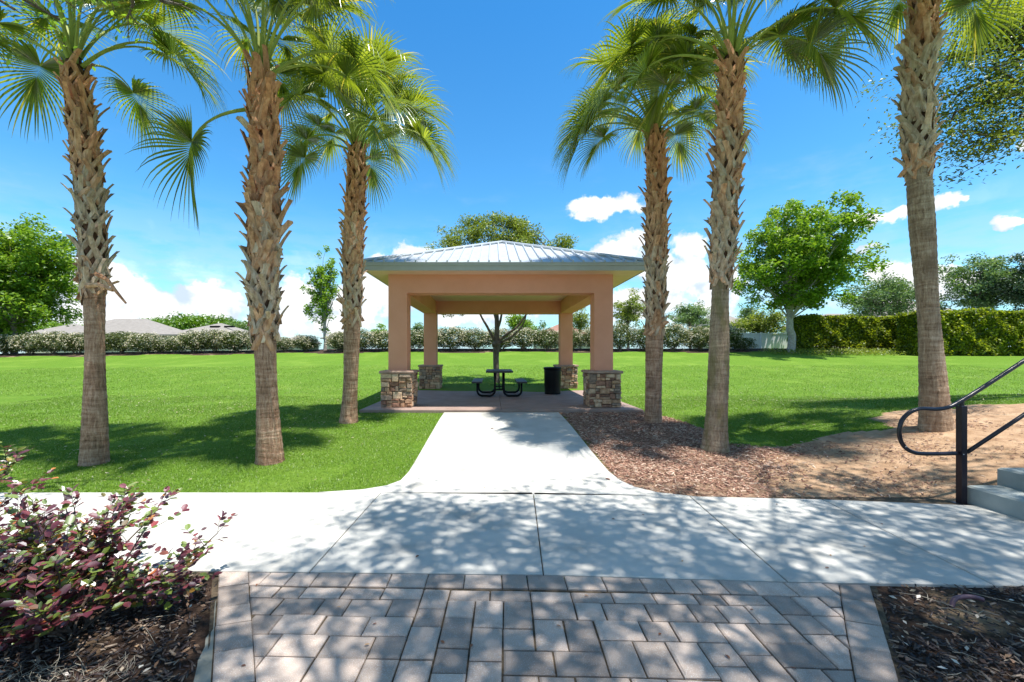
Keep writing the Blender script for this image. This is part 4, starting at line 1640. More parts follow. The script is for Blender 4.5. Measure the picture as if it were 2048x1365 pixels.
tree('bright tree seen under the pavilion roof behind the forked oak', 1045, 36, 1000, 1082, 622, 672, MAT['lf_maple'], MAT['bark'], 36, nclump=60, per=60, leaf=.17, trunk_r=.12, shell=.2, crad=.42)
tree('thin tree seen beside the right rear pavilion column', 1160, 38, 1128, 1192, 610, 672, MAT['lf_oak'], MAT['bark'], 37, nclump=50, per=40, leaf=.18, trunk_r=.1, shell=.2, crad=.4)
tree('small pale tree seen through the pavilion left of the red roof', 1070, 52, 1052, 1098, 642, 690, MAT['lf_grey'], MAT['bark'], 38, nclump=30, per=40, leaf=.24, trunk_r=.1, shell=.2, crad=.5)
tree('thin tree standing behind the tall mossy-footed palm', 1490, 50, 1470, 1530, 600, 670, MAT['lf_grey'], MAT['bark'], 39, nclump=60, per=45, leaf=.24, trunk_r=.12, shell=.2, crad=.55)


# big oaks overhead
def over_oak(label, base, clumps, seed, leaf=.055, per=150, crad=.5, mat='lf_oakover', tr=.30, topz=6.5, lr=.05):
    rd = random.Random(seed)
    rg = np.random.default_rng(seed)
    bx, by = base
    g = float(TZ(bx, by))
    root = empty('shade_oak', (bx, by, g), label, 'tree')
    m = MB()
    tp = smoothc([(bx, by, g - .2), (bx + .1, by + .05, g + 2), (bx - .05, by + .15, g + 4), (bx, by + .2, topz)], 5)
    m.tube(tp, [tr * (1.2 if i == 0 else 1) * (1 - .55 * i / len(tp)) for i in range(len(tp))], 14, cap=False)
    pts = []
    mids = []
    for (c, n, spread) in clumps:
        c = Vector(c)
        lp = limb(m, tp[rd.randrange(len(tp) // 2, len(tp))], c, lr, .012, rd, n=8, bow=.16)
        for k in range(n):
            cc = c + Vector((rd.gauss(0, spread[0]), rd.gauss(0, spread[1]), rd.gauss(0, spread[2])))
            a = lp[rd.randrange(5, len(lp))]
            lq = limb(m, a, cc, .022, .006, rd, n=5, sides=5)
            # side twigs
            for s in range(3):
                b = lq[rd.randrange(1, len(lq))]
                ce = b + Vector((rd.gauss(0, .3), rd.gauss(0, .3), rd.gauss(-.05, .18)))
                limb(m, b, ce, .007, .003, rd, n=3, sides=4)
                o_ = rg.normal(size=(per // 4, 3)) * np.array([crad, crad, crad * .5]) * .45
                pts.append(o_ + np.array(ce))
            o_ = rg.normal(size=(per // 4, 3)) * np.array([crad, crad, crad * .5]) * .55
            pts.append(o_ + np.array(cc))
    V, F = leaf_arr(np.concatenate(pts), leaf, rg, up=.9, aspect=.42)
    put('crown', V, F, MAT[mat], root)
    m.put('trunk', MAT['bark'], root, smooth=True)


rgc = random.Random(77)
cl = []
for gx in np.arange(-3.6, 8.0, 0.85):
    for gy in np.arange(-3.6, 4.4, 0.82):
        # leave the far left part of the sidewalk and the walkway in the sun
        sx_, sy_ = gx - 2.0, gy + 1.32       # where this clump's shade falls (9 m up)
        if sy_ > 3.15 and sx_ < -0.9:
            continue
        if sy_ > (5.5 if sx_ > 3.2 else 4.5):
            continue
        if sy_ > 4.5 and rgc.random() < .35:
            continue
        if sx_ < -1.6 and sy_ > 2.55:
            continue
        cl.append(((gx + rgc.uniform(-.4, .4), gy + rgc.uniform(-.35, .35), 8.0 + rgc.uniform(-.5, .7)), (4 if sy_ > 3.6 or sy_ < 2.7 else 6), (.46, .46, .25)))
over_oak('large spreading oak behind the viewpoint whose leaves dapple the paving', (2.6, -4.2), cl, 51, leaf=.105, per=140, crad=.36, topz=7.0, tr=.36, lr=.028)
cl = []
for (px_, py_, dd, n) in ((2010, 60, 7.4, 5), (1960, 90, 7.6, 4), (2040, 150, 7.2, 5), (1945, 170, 7.4, 4), (1990, 210, 7.3, 5), (2040, 230, 7.0, 5), (1910, 225, 7.3, 2), (1960, 270, 7.1, 4), (2010, 275, 7.0, 3),
                          (1900, 110, 7.8, 3), (2080, 100, 7.6, 4), (2100, 200, 7.4, 4), (2120, 0, 7.8, 4), (1980, 10, 8.2, 4), (2045, 20, 7.8, 4), (1950, 30, 8.0, 3),
                          (2150, 120, 8, 4), (2200, 50, 8.5, 4), (2250, -80, 9, 5), (2100, -120, 9, 5), (1990, -150, 9, 4)):
    cl.append((tuple(P(px_, py_, dd)), n, (.30, .30, .20)))
over_oak('live oak at the right edge with small leaves hanging behind the last palm', (12.0, 7.2), cl, 52, leaf=.072, per=330, crad=.40, topz=6.8, tr=.32)
cl = []
for (px_, py_, dd, n) in ((30, 20, 4.0, 2), (90, -10, 4.0, 2), (200, -30, 4.2, 2), (260, -10, 4.1, 1), (120, 40, 4.0, 1), (320, 0, 4.3, 1), (0, 60, 3.9, 1), (60, -60, 4.0, 3), (180, -90, 4.0, 3)):
    cl.append((tuple(P(px_, py_, dd)), n, (.14, .14, .08)))
over_oak('light green leafy branches hanging into the top left corner', (-7.2, 0.6), cl, 53, leaf=.07, per=26, crad=.28, mat='lf_light', topz=5.2, tr=.2)

# ------------------------------------------------------------------ flowering hedge shrubs
def shrub_mesh(seed, w, h, nl=4600, nf=820):
    rg = np.random.default_rng(seed)
    ph = rg.uniform(0, 6.28, 4)

    def shell(n, lo, hi):
        v = rg.normal(size=(n, 3))
        v /= np.linalg.norm(v, axis=1)[:, None]
        k = 1 + .14 * np.sin(v[:, 0] * 5 + ph[0]) * np.cos(v[:, 2] * 5 + ph[1]) + .08 * np.sin(v[:, 1] * 9 + v[:, 0] * 7 + ph[2])
        r_ = rg.uniform(lo, hi, n) * k
        # super-ellipsoid for a boxier mass
        e = (np.abs(v) ** 2.6).sum(1) ** (-1 / 2.6)
        p = v * (r_ * e)[:, None]
        p[:, 2] = p[:, 2] * .5 + .55
        p[:, 2] = np.where(p[:, 2] < .10, rg.uniform(0, .3, n), p[:, 2])
        return p * np.array([w / 2, w / 2 * .9, h])
    V1, F1 = leaf_arr(shell(nl, .45, 1.0), .11, rg, up=.3)
    fl = shell(nf, .90, 1.03)
    keep = fl[:, 2] > h * rg.uniform(.05, .62, nf)
    fl = fl[keep]
    cl_ = np.repeat(fl, 3, 0) + rg.normal(size=(len(fl) * 3, 3)) * .028
    V2, F2 = leaf_arr(cl_, .066, rg, up=.4, aspect=.9)
    leaves_ = mesh_np('foliage', V1, F1, MAT['lf_shrub'])
    flowers = mesh_np('flowers', V2, F2, MAT['flower'])
    m = MB()
    rd = random.Random(seed)
    for k in range(9):
        a = rd.uniform(0, 6.28)
        limb(m, (rd.uniform(-.12, .12), rd.uniform(-.12, .12), -.05), (math.cos(a) * w * .33, math.sin(a) * w * .3, h * rd.uniform(.4, .7)), .03, .01, rd, sides=5)
    stem = mesh_np('stem', m.V, m.F, MAT['bark'])
    return leaves_, flowers, stem


SH = [shrub_mesh(k, 2.1, 1.65, nf=nf_) for k, nf_ in enumerate((720, 520, 260, 620, 120, 400, 50))]
ORD = ['first', 'second', 'third', 'fourth', 'fifth', 'sixth', 'seventh', 'eighth', 'ninth', 'tenth', 'eleventh', 'twelfth', 'thirteenth', 'fourteenth', 'fifteenth', 'sixteenth', 'seventeenth', 'eighteenth']
rh = random.Random(8)
left_row = [(-40, 46), (12, 44), (62, 48), (108, 46), (152, 45), (198, 44), (244, 46), (290, 44), (322, 26), (352, 36), (392, 48), (432, 50), (475, 46), (522, 42), (568, 30), (612, 34)]
right_row = [(684, 40), (726, 46), (770, 46), (815, 46), (860, 46), (905, 48), (950, 46), (1000, 44), (1048, 46), (1096, 46), (1142, 44), (1190, 48), (1240, 56), (1292, 54), (1345, 54), (1398, 52), (1450, 50), (1482, 30)]


def place_shrub(px_, hpx, lab, grp, D=32.6, wscale=1.0):
    D = D + rh.uniform(-.25, .25)
    X = (px_ - VX) / F_PX * D
    g = float(TZ(X, D))
    root = empty('flowering_shrub', (X, D, g), lab, 'shrub', grp)
    k = 6 if 'last grey' in lab or 'cut off' in lab else rh.choice([0, 0, 1, 1, 2, 3, 3, 4, 5])
    sz = (hpx / F_PX * D) / 1.92 * rh.uniform(.93, 1.08)
    sx = wscale * rh.uniform(1.05, 1.3) * min(1.0, .45 + sz * .55)
    for nm, me in zip(('foliage', 'flowers', 'stem'), SH[k]):
        oo = link(nm, me, root, (0, 0, 0), (0, 0, rh.uniform(0, 6.28)), (sx, sx, sz))
        if nm != 'stem':
            oo['kind'] = 'stuff'


for i, (px_, hp) in enumerate(left_row):
    if i == 0:
        lab = 'flowering hedge shrub cut off by the left edge of the view'
    elif i == 8:
        lab = 'small low flowering shrub below the tan roof, in a dip of the left hedge'
    else:
        lab = 'cream flowering shrub, %s from the left edge in the hedge left of the slender tree' % ORD[i]
    place_shrub(px_, hp, lab, 'cream flowering shrubs in the hedge at the back of the lawn')
for i, (px_, hp) in enumerate(right_row):
    lab = 'cream flowering shrub, %s in the hedge counting right from the slender tree' % ORD[i]
    if i == 17:
        lab = 'last grey-green shrub of the flowering hedge, beside the white fence'
    place_shrub(px_, hp, lab, 'cream flowering shrubs in the hedge at the back of the lawn', D=32.4)


# clipped yellow-green hedges
def box_hedge(x0, x1, y0, y1, ztop, seed, label, n):
    rg = np.random.default_rng(seed)
    g = float(TZ((x0 + x1) / 2, y0))
    root = empty('clipped_hedge', ((x0 + x1) / 2, (y0 + y1) / 2, g), label, 'hedge', 'clipped yellow-green hedges')
    L, Wd, H = x1 - x0, y1 - y0, ztop - g
    u = rg.random((n, 3))
    # face weights: front, top, ends, back
    f = rg.choice(5, n, p=[.55, .22, .05, .05, .13])
    dep = rg.random(n) ** 1.6 * .55
    Pn = u.copy()
    Pn[f == 0, 1] = dep[f == 0] / Wd
    Pn[f == 1, 2] = 1 - dep[f == 1] / H
    Pn[f == 2, 0] = dep[f == 2] / L
    Pn[f == 3, 0] = 1 - dep[f == 3] / L
    Pn[f == 4, 1] = 1 - dep[f == 4] / Wd
    Pn = Pn * np.array([L, Wd, H]) + np.array([x0, y0, g + .05])
    bump = .16 * np.sin(Pn[:, 0] * 1.9 + seed) * np.sin(Pn[:, 2] * 2.7) + .10 * np.sin(Pn[:, 0] * 4.7) * np.cos(Pn[:, 2] * 4.1 + 1)
    Pn[:, 1] -= np.where(f == 0, bump, 0)
    Pn[:, 2] += np.where(f == 1, bump * .6 + .1 * np.sin(Pn[:, 0] * .8), 0)
    Pn += rg.normal(size=Pn.shape) * .04
    # gaps near the foot
    keep = ~((Pn[:, 2] < g + .35) & (np.sin(Pn[:, 0] * 3.3 + seed) > .2) & (rg.random(n) < .8))
    V, F = leaf_arr(Pn[keep], .17, rg, up=.2, aspect=.6)
    put('foliage', V, F, MAT['lf_hedge'], root)
    m = MB()
    rd = random.Random(seed)
    x = x0 + .4
    while x < x1 - .3:
        yc = (y0 + y1) / 2
        for k in range(4):
            limb(m, (x, yc, g - .05), (x + rd.uniform(-.5, .5), yc + rd.uniform(-.5, .3), g + H * rd.uniform(.5, .9)), .035, .01, rd, sides=5)
        x += rd.uniform(.6, .9)
    m.put('stems', MAT['bark'], root)


Dh = 32.2
box_hedge((1604 - VX) / F_PX * Dh, (1835 - VX) / F_PX * Dh, Dh, Dh + 1.6, EYE + (708 - 635) / F_PX * Dh, 3, 'dark to yellow-green clipped hedge between the big tree and the last palm', 46000)
Dh = 29.0
box_hedge((1838 - VX) / F_PX * Dh, (2150 - VX) / F_PX * Dh, Dh, Dh + 1.6, EYE + (708 - 624) / F_PX * Dh, 4, 'taller bright yellow-green clipped hedge right of the last palm', 56000)

# ground cover round the big tree
rg = np.random.default_rng(9)
Pn = np.stack([rg.uniform(19.5, 32, 5200), rg.uniform(28.9, 31.6, 5200), np.zeros(5200)], 1)
keep = rg.random(5200) < np.clip(1.25 - ((Pn[:, 0] - 25) / 7) ** 2 - ((Pn[:, 1] - 30.6) / 1.7) ** 2, 0, 1)
Pn = Pn[keep]
Pn[:, 2] = TZ(Pn[:, 0], Pn[:, 1]) + rg.uniform(.02, .28, len(Pn))
V, F = leaf_arr(Pn, .13, rg, up=.5)
setp(put('ground_cover', V, F, MAT['lf_oak']), 'low leafy ground cover around the foot of the big tree', 'ground cover', kind='stuff')

# ------------------------------------------------------------------ white fence and houses
fc = empty('white_fence', (23.0, 36.0, float(TZ(23.0, 36.0))), 'white vinyl privacy fence between the small tree and the clipped hedge', 'fence')
ztop = EYE + (708 - 667) / F_PX * 36
for k in range(16):
    x = 20.2 + k * .46
    m = MB()
    m.box(x, x + .452, 36.0, 36.03, 1.2, ztop)
    m.put('board', MAT['white'], fc)
for k in range(4):
    x = 20.15 + k * 2.44
    m = MB()
    m.box(x - .06, x + .06, 35.92, 36.045, 1.1, ztop + .08, bev=.02)
    m.put('fence_post', MAT['white'], fc)
for z in (ztop - .09, 1.5):
    m = MB()
    m.box(20.2, 27.5, 35.97, 35.995, z, z + .11)
    m.put('fence_rail', MAT['white'], fc)


def house(x0, x1, yeave, ypeak, D, label, roofmat, depth=9, ridge=.25, vents=0, windows=(), gz=None):
    X0, X1 = (x0 - VX) / F_PX * D, (x1 - VX) / F_PX * D
    ze = EYE + (VY - yeave) / F_PX * D
    zp = EYE + (VY - ypeak) / F_PX * (D + depth / 2)
    g = float(TZ((X0 + X1) / 2, D)) - .1 if gz is None else gz
    root = empty('house', ((X0 + X1) / 2, D + depth / 2, g), label, 'house')
    ov = .4
    m = MB()
    m.box(X0 + ov, X1 - ov, D + ov, D + depth - ov, g - .2, ze)
    m.put('wall', MAT['wall_house'], root)
    w = X1 - X0
    rl_ = max(.3, w - depth) if w > depth else .3
    xm = (X0 + X1) / 2
    V = [(X0, D, ze), (X1, D, ze), (X1, D + depth, ze), (X0, D + depth, ze), (xm - rl_ / 2, D + depth / 2, zp), (xm + rl_ / 2, D + depth / 2, zp)]
    V += [(a, b, c - .16) for a, b, c in V[:4]]
    F = [[0, 1, 5, 4], [1, 2, 5], [2, 3, 4, 5], [3, 0, 4], [6, 7, 1, 0], [7, 8, 2, 1], [8, 9, 3, 2], [9, 6, 0, 3], [9, 8, 7, 6]]
    rf = put('roof', V, F, roofmat, root)
    for k in range(vents):
        t = .62
        xx = xm + (-.5 + k * 1.6) * 1.1 + 1.0
        yy = D + depth / 2 * t
        zz = ze + (zp - ze) * t
        m = MB()
        m.box(xx - .55, xx + .55, yy - .22, yy + .15, zz - .02, zz + .17)
        m.put('roof_vent', MAT['black'], rf)
    for (a, b, c, d) in windows:
        m = MB()
        xa, xb = (a - VX) / F_PX * D, (b - VX) / F_PX * D
        za, zb_ = EYE + (VY - d) / F_PX * D, EYE + (VY - c) / F_PX * D
        m.box(xa - .06, xb + .06, D + ov - .05, D + ov - .005, za - .06, zb_ + .06)
        wf = m.put('window', MAT['white'], root)
        m = MB()
        m.box(xa, xb, D + ov - .07, D + ov - .052, za, zb_)
        m.put('pane', MAT['window'], wf)


house(92, 305, 668, 638, 52, 'tan house with a broad grey hip roof behind the first palm trunk', MAT['shingle'], windows=[(150, 166, 676, 690), (262, 276, 676, 692)])
house(40, 132, 667, 648, 60, 'low house roof half hidden under the left edge tree', MAT['shingle'])
house(322, 462, 669, 647, 50, 'grey roofed house with two dark roof vents behind the hedge', MAT['shingle'], vents=2, windows=[(372, 384, 673, 684), (400, 430, 676, 692)])
house(545, 606, 684, 672, 62, 'small beige house seen low between hedge shrubs beside the second palm', MAT['shingle'], depth=7, windows=[(556, 563, 687, 696)])
house(1072, 1190, 668, 648, 60, 'house with a brownish red roof seen through the pavilion', MAT['shingle_red'])
house(1440, 1500, 646, 624, 56, 'grey roofed house behind the tall mossy palm', MAT['shingle'])
house(1640, 1800, 648, 628, 58, 'grey roofed house hidden behind the clipped hedge', MAT['shingle'])
house(1800, 1960, 630, 600, 52, 'house with a grey gable roof just right of the last palm trunk', MAT['shingle'])
house(640, 700, 676, 664, 64, 'distant low house beside the slender tree trunk', MAT['shingle'], depth=7)

# ------------------------------------------------------------------ loropetalum shrubs
def leaf_unit():
    V = [(0, 0, 0), (.30, .34, .06), (.72, .33, .05), (1.0, 0, -.06), (.72, -.33, .05), (.30, -.34, .06), (.36, 0, -.02), (.70, 0, -.03)]
    F = [[0, 6, 1], [1, 6, 7, 2], [2, 7, 3], [0, 5, 6], [5, 4, 7, 6], [4, 3, 7]]
    return V, F


LV, LF = leaf_unit()
LEAFM = mesh_np('leaf', LV, LF, MAT['lf_red'])
LEAFM.polygons.foreach_set('use_smooth', np.ones(len(LEAFM.polygons), dtype=bool))


def red_shrub(label, bx, by, rx, hgt, seed, nstem=34, indiv=300):
    rd = random.Random(seed)
    g = -0.02
    root = empty('burgundy_shrub', (bx, by, g), label, 'shrub')
    m = MB()
    items = []
    for s in range(nstem):
        a = rd.uniform(0, 6.28)
        el = R(rd.choice([rd.uniform(5, 30), rd.uniform(25, 60), rd.uniform(50, 85)]))
        L = rx * rd.uniform(.75, 1.12) if el < R(50) else hgt * rd.uniform(.75, 1.1)
        p0 = Vector((bx + rd.gauss(0, .07), by + rd.gauss(0, .06), g))
        d = Vector((math.cos(a) * math.cos(el), math.sin(a) * math.cos(el), math.sin(el)))
        n = 8
        pts = [p0]
        dd = (d + Vector((0, 0, .9))).normalized()
        for i in range(n):
            dd = (dd.lerp(d, .35) + Vector((rd.gauss(0, .12), rd.gauss(0, .12), rd.gauss(0, .08)))).normalized()
            pts.append(pts[-1] + dd * (L / n))
        m.tube(pts, [.007 * (1 - .7 * i / n) + .0012 for i in range(n + 1)], 5, cap=False)
        # twigs
        for k in range(15):
            i = rd.randrange(3, n + 1)
            q0 = pts[i]
            td = (dd + Vector((rd.gauss(0, .8), rd.gauss(0, .8), rd.gauss(.15, .4)))).normalized()
            tl = rd.uniform(.08, .20)
            q_ = q0
            tpts = [q0]
            nn = 5
            for j in range(nn):
                td = (td + Vector((rd.gauss(0, .15), rd.gauss(0, .15), rd.gauss(0.02, .1)))).normalized()
                q_ = q_ + td * (tl / nn)
                tpts.append(q_)
                for sgn in (-1, 1):
                    if rd.random() < .30:
                        continue
                    sd = td.cross(Vector((0, 0, 1)))
                    if sd.length < .05:
                        sd = Vector((1, 0, 0))
                    sd.normalize()
                    ld = (td * rd.uniform(.3, .9) + sd * sgn * rd.uniform(.5, 1) + Vector((0, 0, rd.uniform(-.35, .3)))).normalized()
                    items.append((q_.copy(), ld, rd.uniform(.032, .060)))
            m.tube(tpts, [.0022, .002, .0018, .0015, .0013, .001], 3, cap=False)
    m.put('stems', MAT['twig'], root)
    items = [it for it in items if it[0].z > .03 and it[0].y < 3.25 and it[0].y > .9]
    # nearest / largest first
    items.sort(key=lambda it: (it[0] - Vector((0, 0, EYE))).length / it[2] * (1.0 if -1.2 * it[0].y < it[0].x else 3))
    rl_ = WLOC[root.name]
    V = []
    F = []
    for i, (p, d, L) in enumerate(items):
        up = Vector((rd.gauss(0, .35), rd.gauss(0, .35) - .25, 1)).normalized()
        s = up.cross(d).normalized()
        up = d.cross(s)
        if i < indiv:
            o = bpy.data.objects.new('leaf', LEAFM)
            COL.objects.link(o)
            from mathutils import Matrix
            M4 = Matrix((d, s * .92, up)).transposed().to_4x4()
            o.parent = root
            o.rotation_mode = 'XYZ'
            o.location = p - rl_
            o.rotation_euler = Matrix((d, s, up)).transposed().to_euler()
            o.scale = (L, L * .85, L)
        else:
            b = len(V)
            for (x, y, z) in LV:
                V.append(tuple(p + d * (x * L) + s * (y * L * .85) + up * (z * L)))
            F += [[b + k for k in f_] for f_ in LF]
    if V:
        o = put('foliage', V, F, MAT['lf_red_i'], root)
        o['kind'] = 'stuff'


red_shrub('large burgundy and green leaved shrub at the lower left beside the paving', -2.38, 2.34, .71, .60, 61, nstem=44)
red_shrub('burgundy shrub cut off by the left edge above the bigger one', -3.55, 2.75, .72, .84, 62, nstem=30, indiv=60)

# Spanish moss caught under the shrub
m = MB()
rd = random.Random(6)
for k in range(120):
    c = Vector((rd.choice([-1.98, -1.78, -2.15]) + rd.gauss(0, .05), 1.93 + rd.gauss(0, .06), rd.uniform(0, .06)))
    pts = [c]
    d = Vector((rd.gauss(0, 1), rd.gauss(0, 1), rd.gauss(.1, .5))).normalized()
    for i in range(4):
        d = (d + Vector((rd.gauss(0, .7), rd.gauss(0, .7), rd.gauss(0, .4)))).normalized()
        pts.append(pts[-1] + d * .022)
    m.tube(pts, .0011, 3, cap=False)
setp(m.put('spanish_moss', MAT['moss']), 'grey tangle of moss lying under the burgundy shrub', 'moss', kind='stuff')


# ------------------------------------------------------------------ chips, litter, grass
def chips(n, sampler, zf, L, name, mat, label, cat, seed, flatn=.25, W_=.3):
    rg = np.random.default_rng(seed)
    x, y = sampler(rg, n)
    n = len(x)
    z = zf(x, y) + rg.uniform(0, .022, n)
    c = np.stack([x, y, z], 1)
    a = rg.uniform(0, 2 * np.pi, n)
    d = np.stack([np.cos(a), np.sin(a), rg.normal(0, flatn, n)], 1)
    d /= np.linalg.norm(d, axis=1)[:, None]
    s = np.cross(d, np.array([0, 0, 1.0]) + rg.normal(0, flatn, (n, 3)))
    s /= np.linalg.norm(s, axis=1)[:, None]
    u = np.cross(s, d)
    Ls = (L * rg.uniform(.4, 1.4, n))[:, None]
    w = Ls * W_ * rg.uniform(.4, 1.1, n)[:, None] * .5
    h = np.minimum(Ls * .10, .008)
    V = np.stack([c - d * Ls * .5 - s * w, c - d * Ls * .5 + s * w * .6, c + d * Ls * .5 + s * w, c + d * Ls * .5 - s * w * .5,
                  c - d * Ls * .5 - s * w + u * h, c - d * Ls * .5 + s * w * .6 + u * h, c + d * Ls * .5 + s * w + u * h, c + d * Ls * .5 - s * w * .5 + u * h], 1).reshape(-1, 3)
    b = (np.arange(n) * 8)[:, None]
    Fq = np.concatenate([b + np.array([q_]) for q_ in ([4, 5, 6, 7], [0, 1, 5, 4], [1, 2, 6, 5], [2, 3, 7, 6], [3, 0, 4, 7])], 0)
    o = put(name, V, Fq, MAT[mat])
    return setp(o, label, cat, kind='stuff')


def s_mulch(rg, n):
    x = rg.uniform(1.4, 5.6, n * 3)
    y = rg.uniform(4.45, 9.5, n * 3)
    k = pinpoly(x, y, BARE)
    wr_x = np.interp(y, [p[1] for p in wr], [p[0] for p in wr])
    k &= x > wr_x + .01
    k &= y > np.interp(x, [1.5, 2.07, 3.39, 4.0, 4.62, 9], [4.75, 4.5, 4.40, 4.33, 4.25, 4.4])
    patch = np.sin(x * 2.1 + 1) * np.sin(y * 1.7 + .5) * .5 + .5
    prob = np.clip(1.3 - np.maximum(x - (2.35 + (y - 4.4) * .62), 0) / .8, .03, 1) * (.35 + .65 * patch) * (.4 + .6 * sstep(4.5, 5.5, y))
    k &= rg.random(len(x)) < prob
    return x[k][:n], y[k][:n]


chips(15000, s_mulch, TZ, .05, 'mulch_chips', 'chip', 'reddish brown bark mulch around the two palms right of the walkway', 'mulch', 1)


def s_sand(rg, n):
    x = rg.uniform(3.2, 8, n * 3)
    y = rg.uniform(4.35, 7, n * 3)
    k = pinpoly(x, y, BARE) & (np.sin(x * 3.1) * np.sin(y * 4 + 1) + rg.normal(0, .6, len(x)) > .45)
    k &= (y > 4.42)
    return x[k][:n], y[k][:n]


chips(6000, s_sand, TZ, .032, 'twig_litter', 'chip', 'scattered twigs and bark bits on the sandy bank', 'litter', 2)


def s_left(rg, n):
    x = rg.uniform(-5, -1.0, n * 2)
    y = rg.uniform(1.0, 2.93, n * 2)
    e = lb(y) - .10 * (y < 2.5)
    k = (x < e - .01 + rg.normal(0, .02, len(x))) & (rg.random(len(x)) < np.where(y > 2.45, .45, 1.0))
    return x[k][:n], y[k][:n]


chips(13000, s_left, TZ, .036, 'dark_mulch', 'chipdark', 'dark bark mulch under the burgundy shrub at lower left', 'mulch', 3, flatn=.3)


def s_right(rg, n):
    x = rg.uniform(1.2, 4.7, n * 2)
    y = rg.uniform(1.0, 2.76, n * 2)
    e = rb(y)
    k = (x > e + .012) & (rg.random(len(x)) < np.where((y > 2.25) & (x < 3.2), .28, 1.0))
    return x[k][:n], y[k][:n]


chips(13000, s_right, TZ, .036, 'bark_litter', 'chipdark', 'dark bark mulch and twigs right of the brick paving', 'mulch', 4, flatn=.3)

def s_lawn(rg, n):
    x = rg.uniform(-11, 11, n * 2)
    y = 4.9 + 11 * rg.random(n * 2) ** 1.3
    k = ~pinpoly(x, y, BARE) & ~((x > -1.95) & (x < 1.6) & (y < 9.6)) & ~((x > -3.05) & (x < 3.4) & (y > 9.4) & (y < 16))
    k &= np.sin(x * .9 + 1) * np.sin(y * 1.4) + rg.normal(0, .5, len(x)) > .1
    return x[k][:n], y[k][:n]


MAT['clip'] = leafm('dry_clipping', [(0, (0.20, 0.19, 0.08)), (0.6, (0.36, 0.34, 0.16)), (1, (0.55, 0.50, 0.34))], trans=0.1, gloss=0.02)
chips(2600, s_lawn, lambda x, y: TZ(x, y) + .018, .035, 'lawn_clippings', 'clip', 'pale dry clippings and leaf bits scattered over the lawn', 'clippings', 8, flatn=.3, W_=.45)

# long straw in the two foreground beds
for (nm, xr, fn2, sd, lab) in (('pine_straw', (2.0, 4.6), rb, 5, 'pale dry stalks lying over the mulch right of the paving'), ('dry_stalks', (-4.2, -1.6), lb, 6, 'pale dry stalks lying over the mulch at lower left')):
    rd = random.Random(sd)
    m = MB()
    for k in range(70):
        x, y = rd.uniform(*xr), rd.uniform(1.3, 2.75)
        if (sd == 5 and x < rb(y) + .05) or (sd == 6 and x > lb(y) - .15):
            continue
        a = rd.uniform(0, 3.14) if rd.random() < .5 else rd.gauss(-.5, .3)
        L = rd.uniform(.06, .24)
        bnd = rd.uniform(-.03, .03)
        p0 = Vector((x, y, .004 + rd.uniform(0, .015)))
        d = Vector((math.cos(a), math.sin(a), 0))
        m.tube([p0, p0 + d * L * .5 + Vector((0, bnd, .006)), p0 + d * L], .0016, 3, cap=False)
    setp(m.put(nm, MAT['moss']), lab, 'straw', kind='stuff')

# pipe
m = MB()
m.tube(smoothc([P(1903, 1212, 2.55) + Vector((0, 0, -.01)), P(1909, 1199, 2.57), P(1928, 1194, 2.58), P(1950, 1195, 2.57), P(1966, 1200, 2.56)], 5), .013, 10)
setp(m.put('irrigation_pipe', MAT['pipe'], smooth=True), 'short curved dark purple pipe poking from the mulch bed', 'pipe')

# fallen leaves
FL = mesh_np('fallen_leaf', [(x * 1.0, y * .62, z + .08 * abs(y)) for x, y, z in LV], LF, MAT['fallen'])
rd = random.Random(14)
walk_l = [(1480, 1082), (1660, 1110), (1366, 1122), (1480, 1082), (1553, 1010), (1765, 1050), (1650, 1137), (970, 975), (1283, 1030), (1730, 1095), (1230, 1040), (838, 1112)]
pav_l = [(682, 1216), (740, 1290), (754, 1248), (881, 1283), (1112, 1252), (1168, 1192), (1322, 1268), (1460, 1320), (1580, 1336), (512, 1174), (492, 1333), (1380, 1192), (945, 1290), (1500, 1222)]
path_l = [(935, 832), (988, 858), (1210, 955)]
for (lst, lab, grp, z) in ((walk_l, 'small dry leaf fallen on the pale sidewalk', 'fallen leaves on the sidewalk', .004), (pav_l, 'curled reddish leaf fallen on the brick paving', 'fallen leaves on the brick paving', .004)):
    for li, (px_, py_) in enumerate(sorted(set(lst))):
        D = F_PX * EYE / (py_ - VY)
        o = link('fallen_leaf', FL, None, ((px_ - VX) / F_PX * D, D, z), (rd.uniform(-.2, .2), rd.uniform(-.2, .1), rd.uniform(0, 6.28)), (rd.uniform(.024, .036),) * 3)
        setp(o, lab + ', %s counting from the left' % ORD[li], 'leaf', grp)
for k, (px_, py_) in enumerate(path_l):
    D = [8.95, 7.75, 5.1][k]
    x = (px_ - VX) / F_PX * D
    o = link('fallen_leaf', FL, None, (x, D, path_z(x, D) + .006), (0, 0, rd.uniform(0, 6)), (.07,) * 3)
    setp(o, ['dry leaf at the top of the walkway near the pavilion', 'dry leaf in the middle of the sunlit walkway', 'dry leaf where the walkway meets the sidewalk'][k], 'leaf', 'fallen leaves on the walkway')
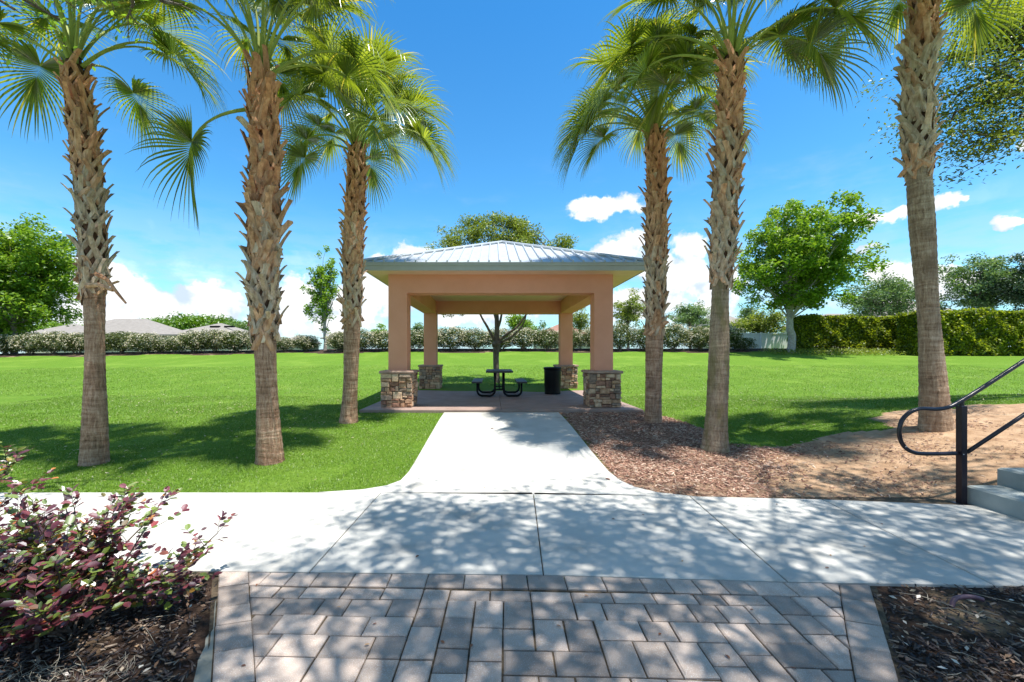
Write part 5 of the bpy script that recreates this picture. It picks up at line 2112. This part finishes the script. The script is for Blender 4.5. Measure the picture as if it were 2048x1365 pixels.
# litter leaves in the two foreground beds (too many to count)
rg = np.random.default_rng(17)
n = 700
x = np.concatenate([rg.uniform(-4.5, -1.2, n), rg.uniform(1.8, 4.5, n)])
y = rg.uniform(1.3, 2.75, 2 * n)
k = np.where(x < 0, x < lb(y) - .05, x > rb(y) + .02)
x, y = x[k], y[k]
V, F = leaf_arr(np.stack([x, y, .004 + rg.uniform(0, .02, len(x))], 1), .034, rg, up=2.5, aspect=.5, fold=.08)
lit = leafm('leaf_litter', [(0, (0.10, 0.055, 0.035)), (.5, (0.24, 0.14, 0.08)), (.85, (0.40, 0.28, 0.17)), (1, (0.62, 0.60, 0.54))], trans=.05, gloss=.05, tcol=(1, 1, 1))
setp(put('leaf_litter', V, F, lit), 'dry brown leaves strewn over the mulch in both foreground beds', 'leaf litter', kind='stuff')


# grass blades
def grass(n, xr, yr, L, seed, dens=None):
    rg = np.random.default_rng(seed)
    x = rg.uniform(*xr, n)
    y = rg.uniform(*yr, n)
    wobx = 0.10 * np.sin(x * 5.1 + 1.3 * np.sin(y * 3)) + 0.07 * np.sin(y * 9 + x * 4)
    ok = ~pinpoly(x + wobx * .6 - .03, y + wobx - .03, BARE)
    # keep off the walkway, slab and sidewalk
    wlx = np.interp(y, [p[1] for p in wl], [p[0] for p in wl])
    wrx = np.interp(y, [p[1] for p in wr], [p[0] for p in wr])
    ok &= ~((x > wlx - .005) & (x < wrx + .005) & (y < 9.5))
    ok &= ~((x > -3.0) & (x < 3.36) & (y > 9.49) & (y < 15.96))
    ok &= y > np.interp(x, [-1.9, .43, 2.07, 3.39, 4.0, 4.62], [4.635, 4.635, 4.5, 4.40, 4.33, 4.25])
    # camera wedge only
    ok &= (x > -1.30 * y - .5) & (x < 1.35 * y + .5)
    bald = np.sin(x * 1.3 + 2) * np.sin(y * 2.1) + .5 * np.sin(x * 3.7 - y * 2.9)
    ok &= rg.random(n) < np.where(bald > .7, .35, 1)
    x, y = x[ok], y[ok]
    n = len(x)
    z = TZ(x, y) - .004
    a = rg.uniform(0, 2 * np.pi, n)
    lean = rg.uniform(.2, 1.3, n)
    Ls = L * rg.uniform(.5, 1.3, n)
    w = L * .10
    b = np.stack([x, y, z], 1)
    s = np.stack([-np.sin(a), np.cos(a), np.zeros(n)], 1) * w
    tip = b + np.stack([np.cos(a) * lean * Ls, np.sin(a) * lean * Ls, Ls], 1) * .75
    V = np.stack([b - s, b + s, tip], 1).reshape(-1, 3)
    F = np.arange(n * 3).reshape(-1, 3)
    return V, F


Vs, Fs = [], []
off = 0
for (n, xr, yr, L, sd) in ((330000, (-9, 9.5), (4.6, 8.0), .030, 1), (220000, (-13, 13), (8.0, 13), .042, 2), (150000, (-26, 27), (13, 24), .06, 3)):
    V, F = grass(n, xr, yr, L, sd)
    Vs.append(V)
    Fs.append(F + off)
    off += len(V)
setp(put('grass', np.concatenate(Vs), np.concatenate(Fs), MAT['grass'], recenter=False), 'short bright green lawn grass', 'grass', kind='stuff')

print('objects', len(bpy.data.objects), 'tris', sum(len(m_.loops) - 2 * len(m_.polygons) for m_ in bpy.data.meshes))
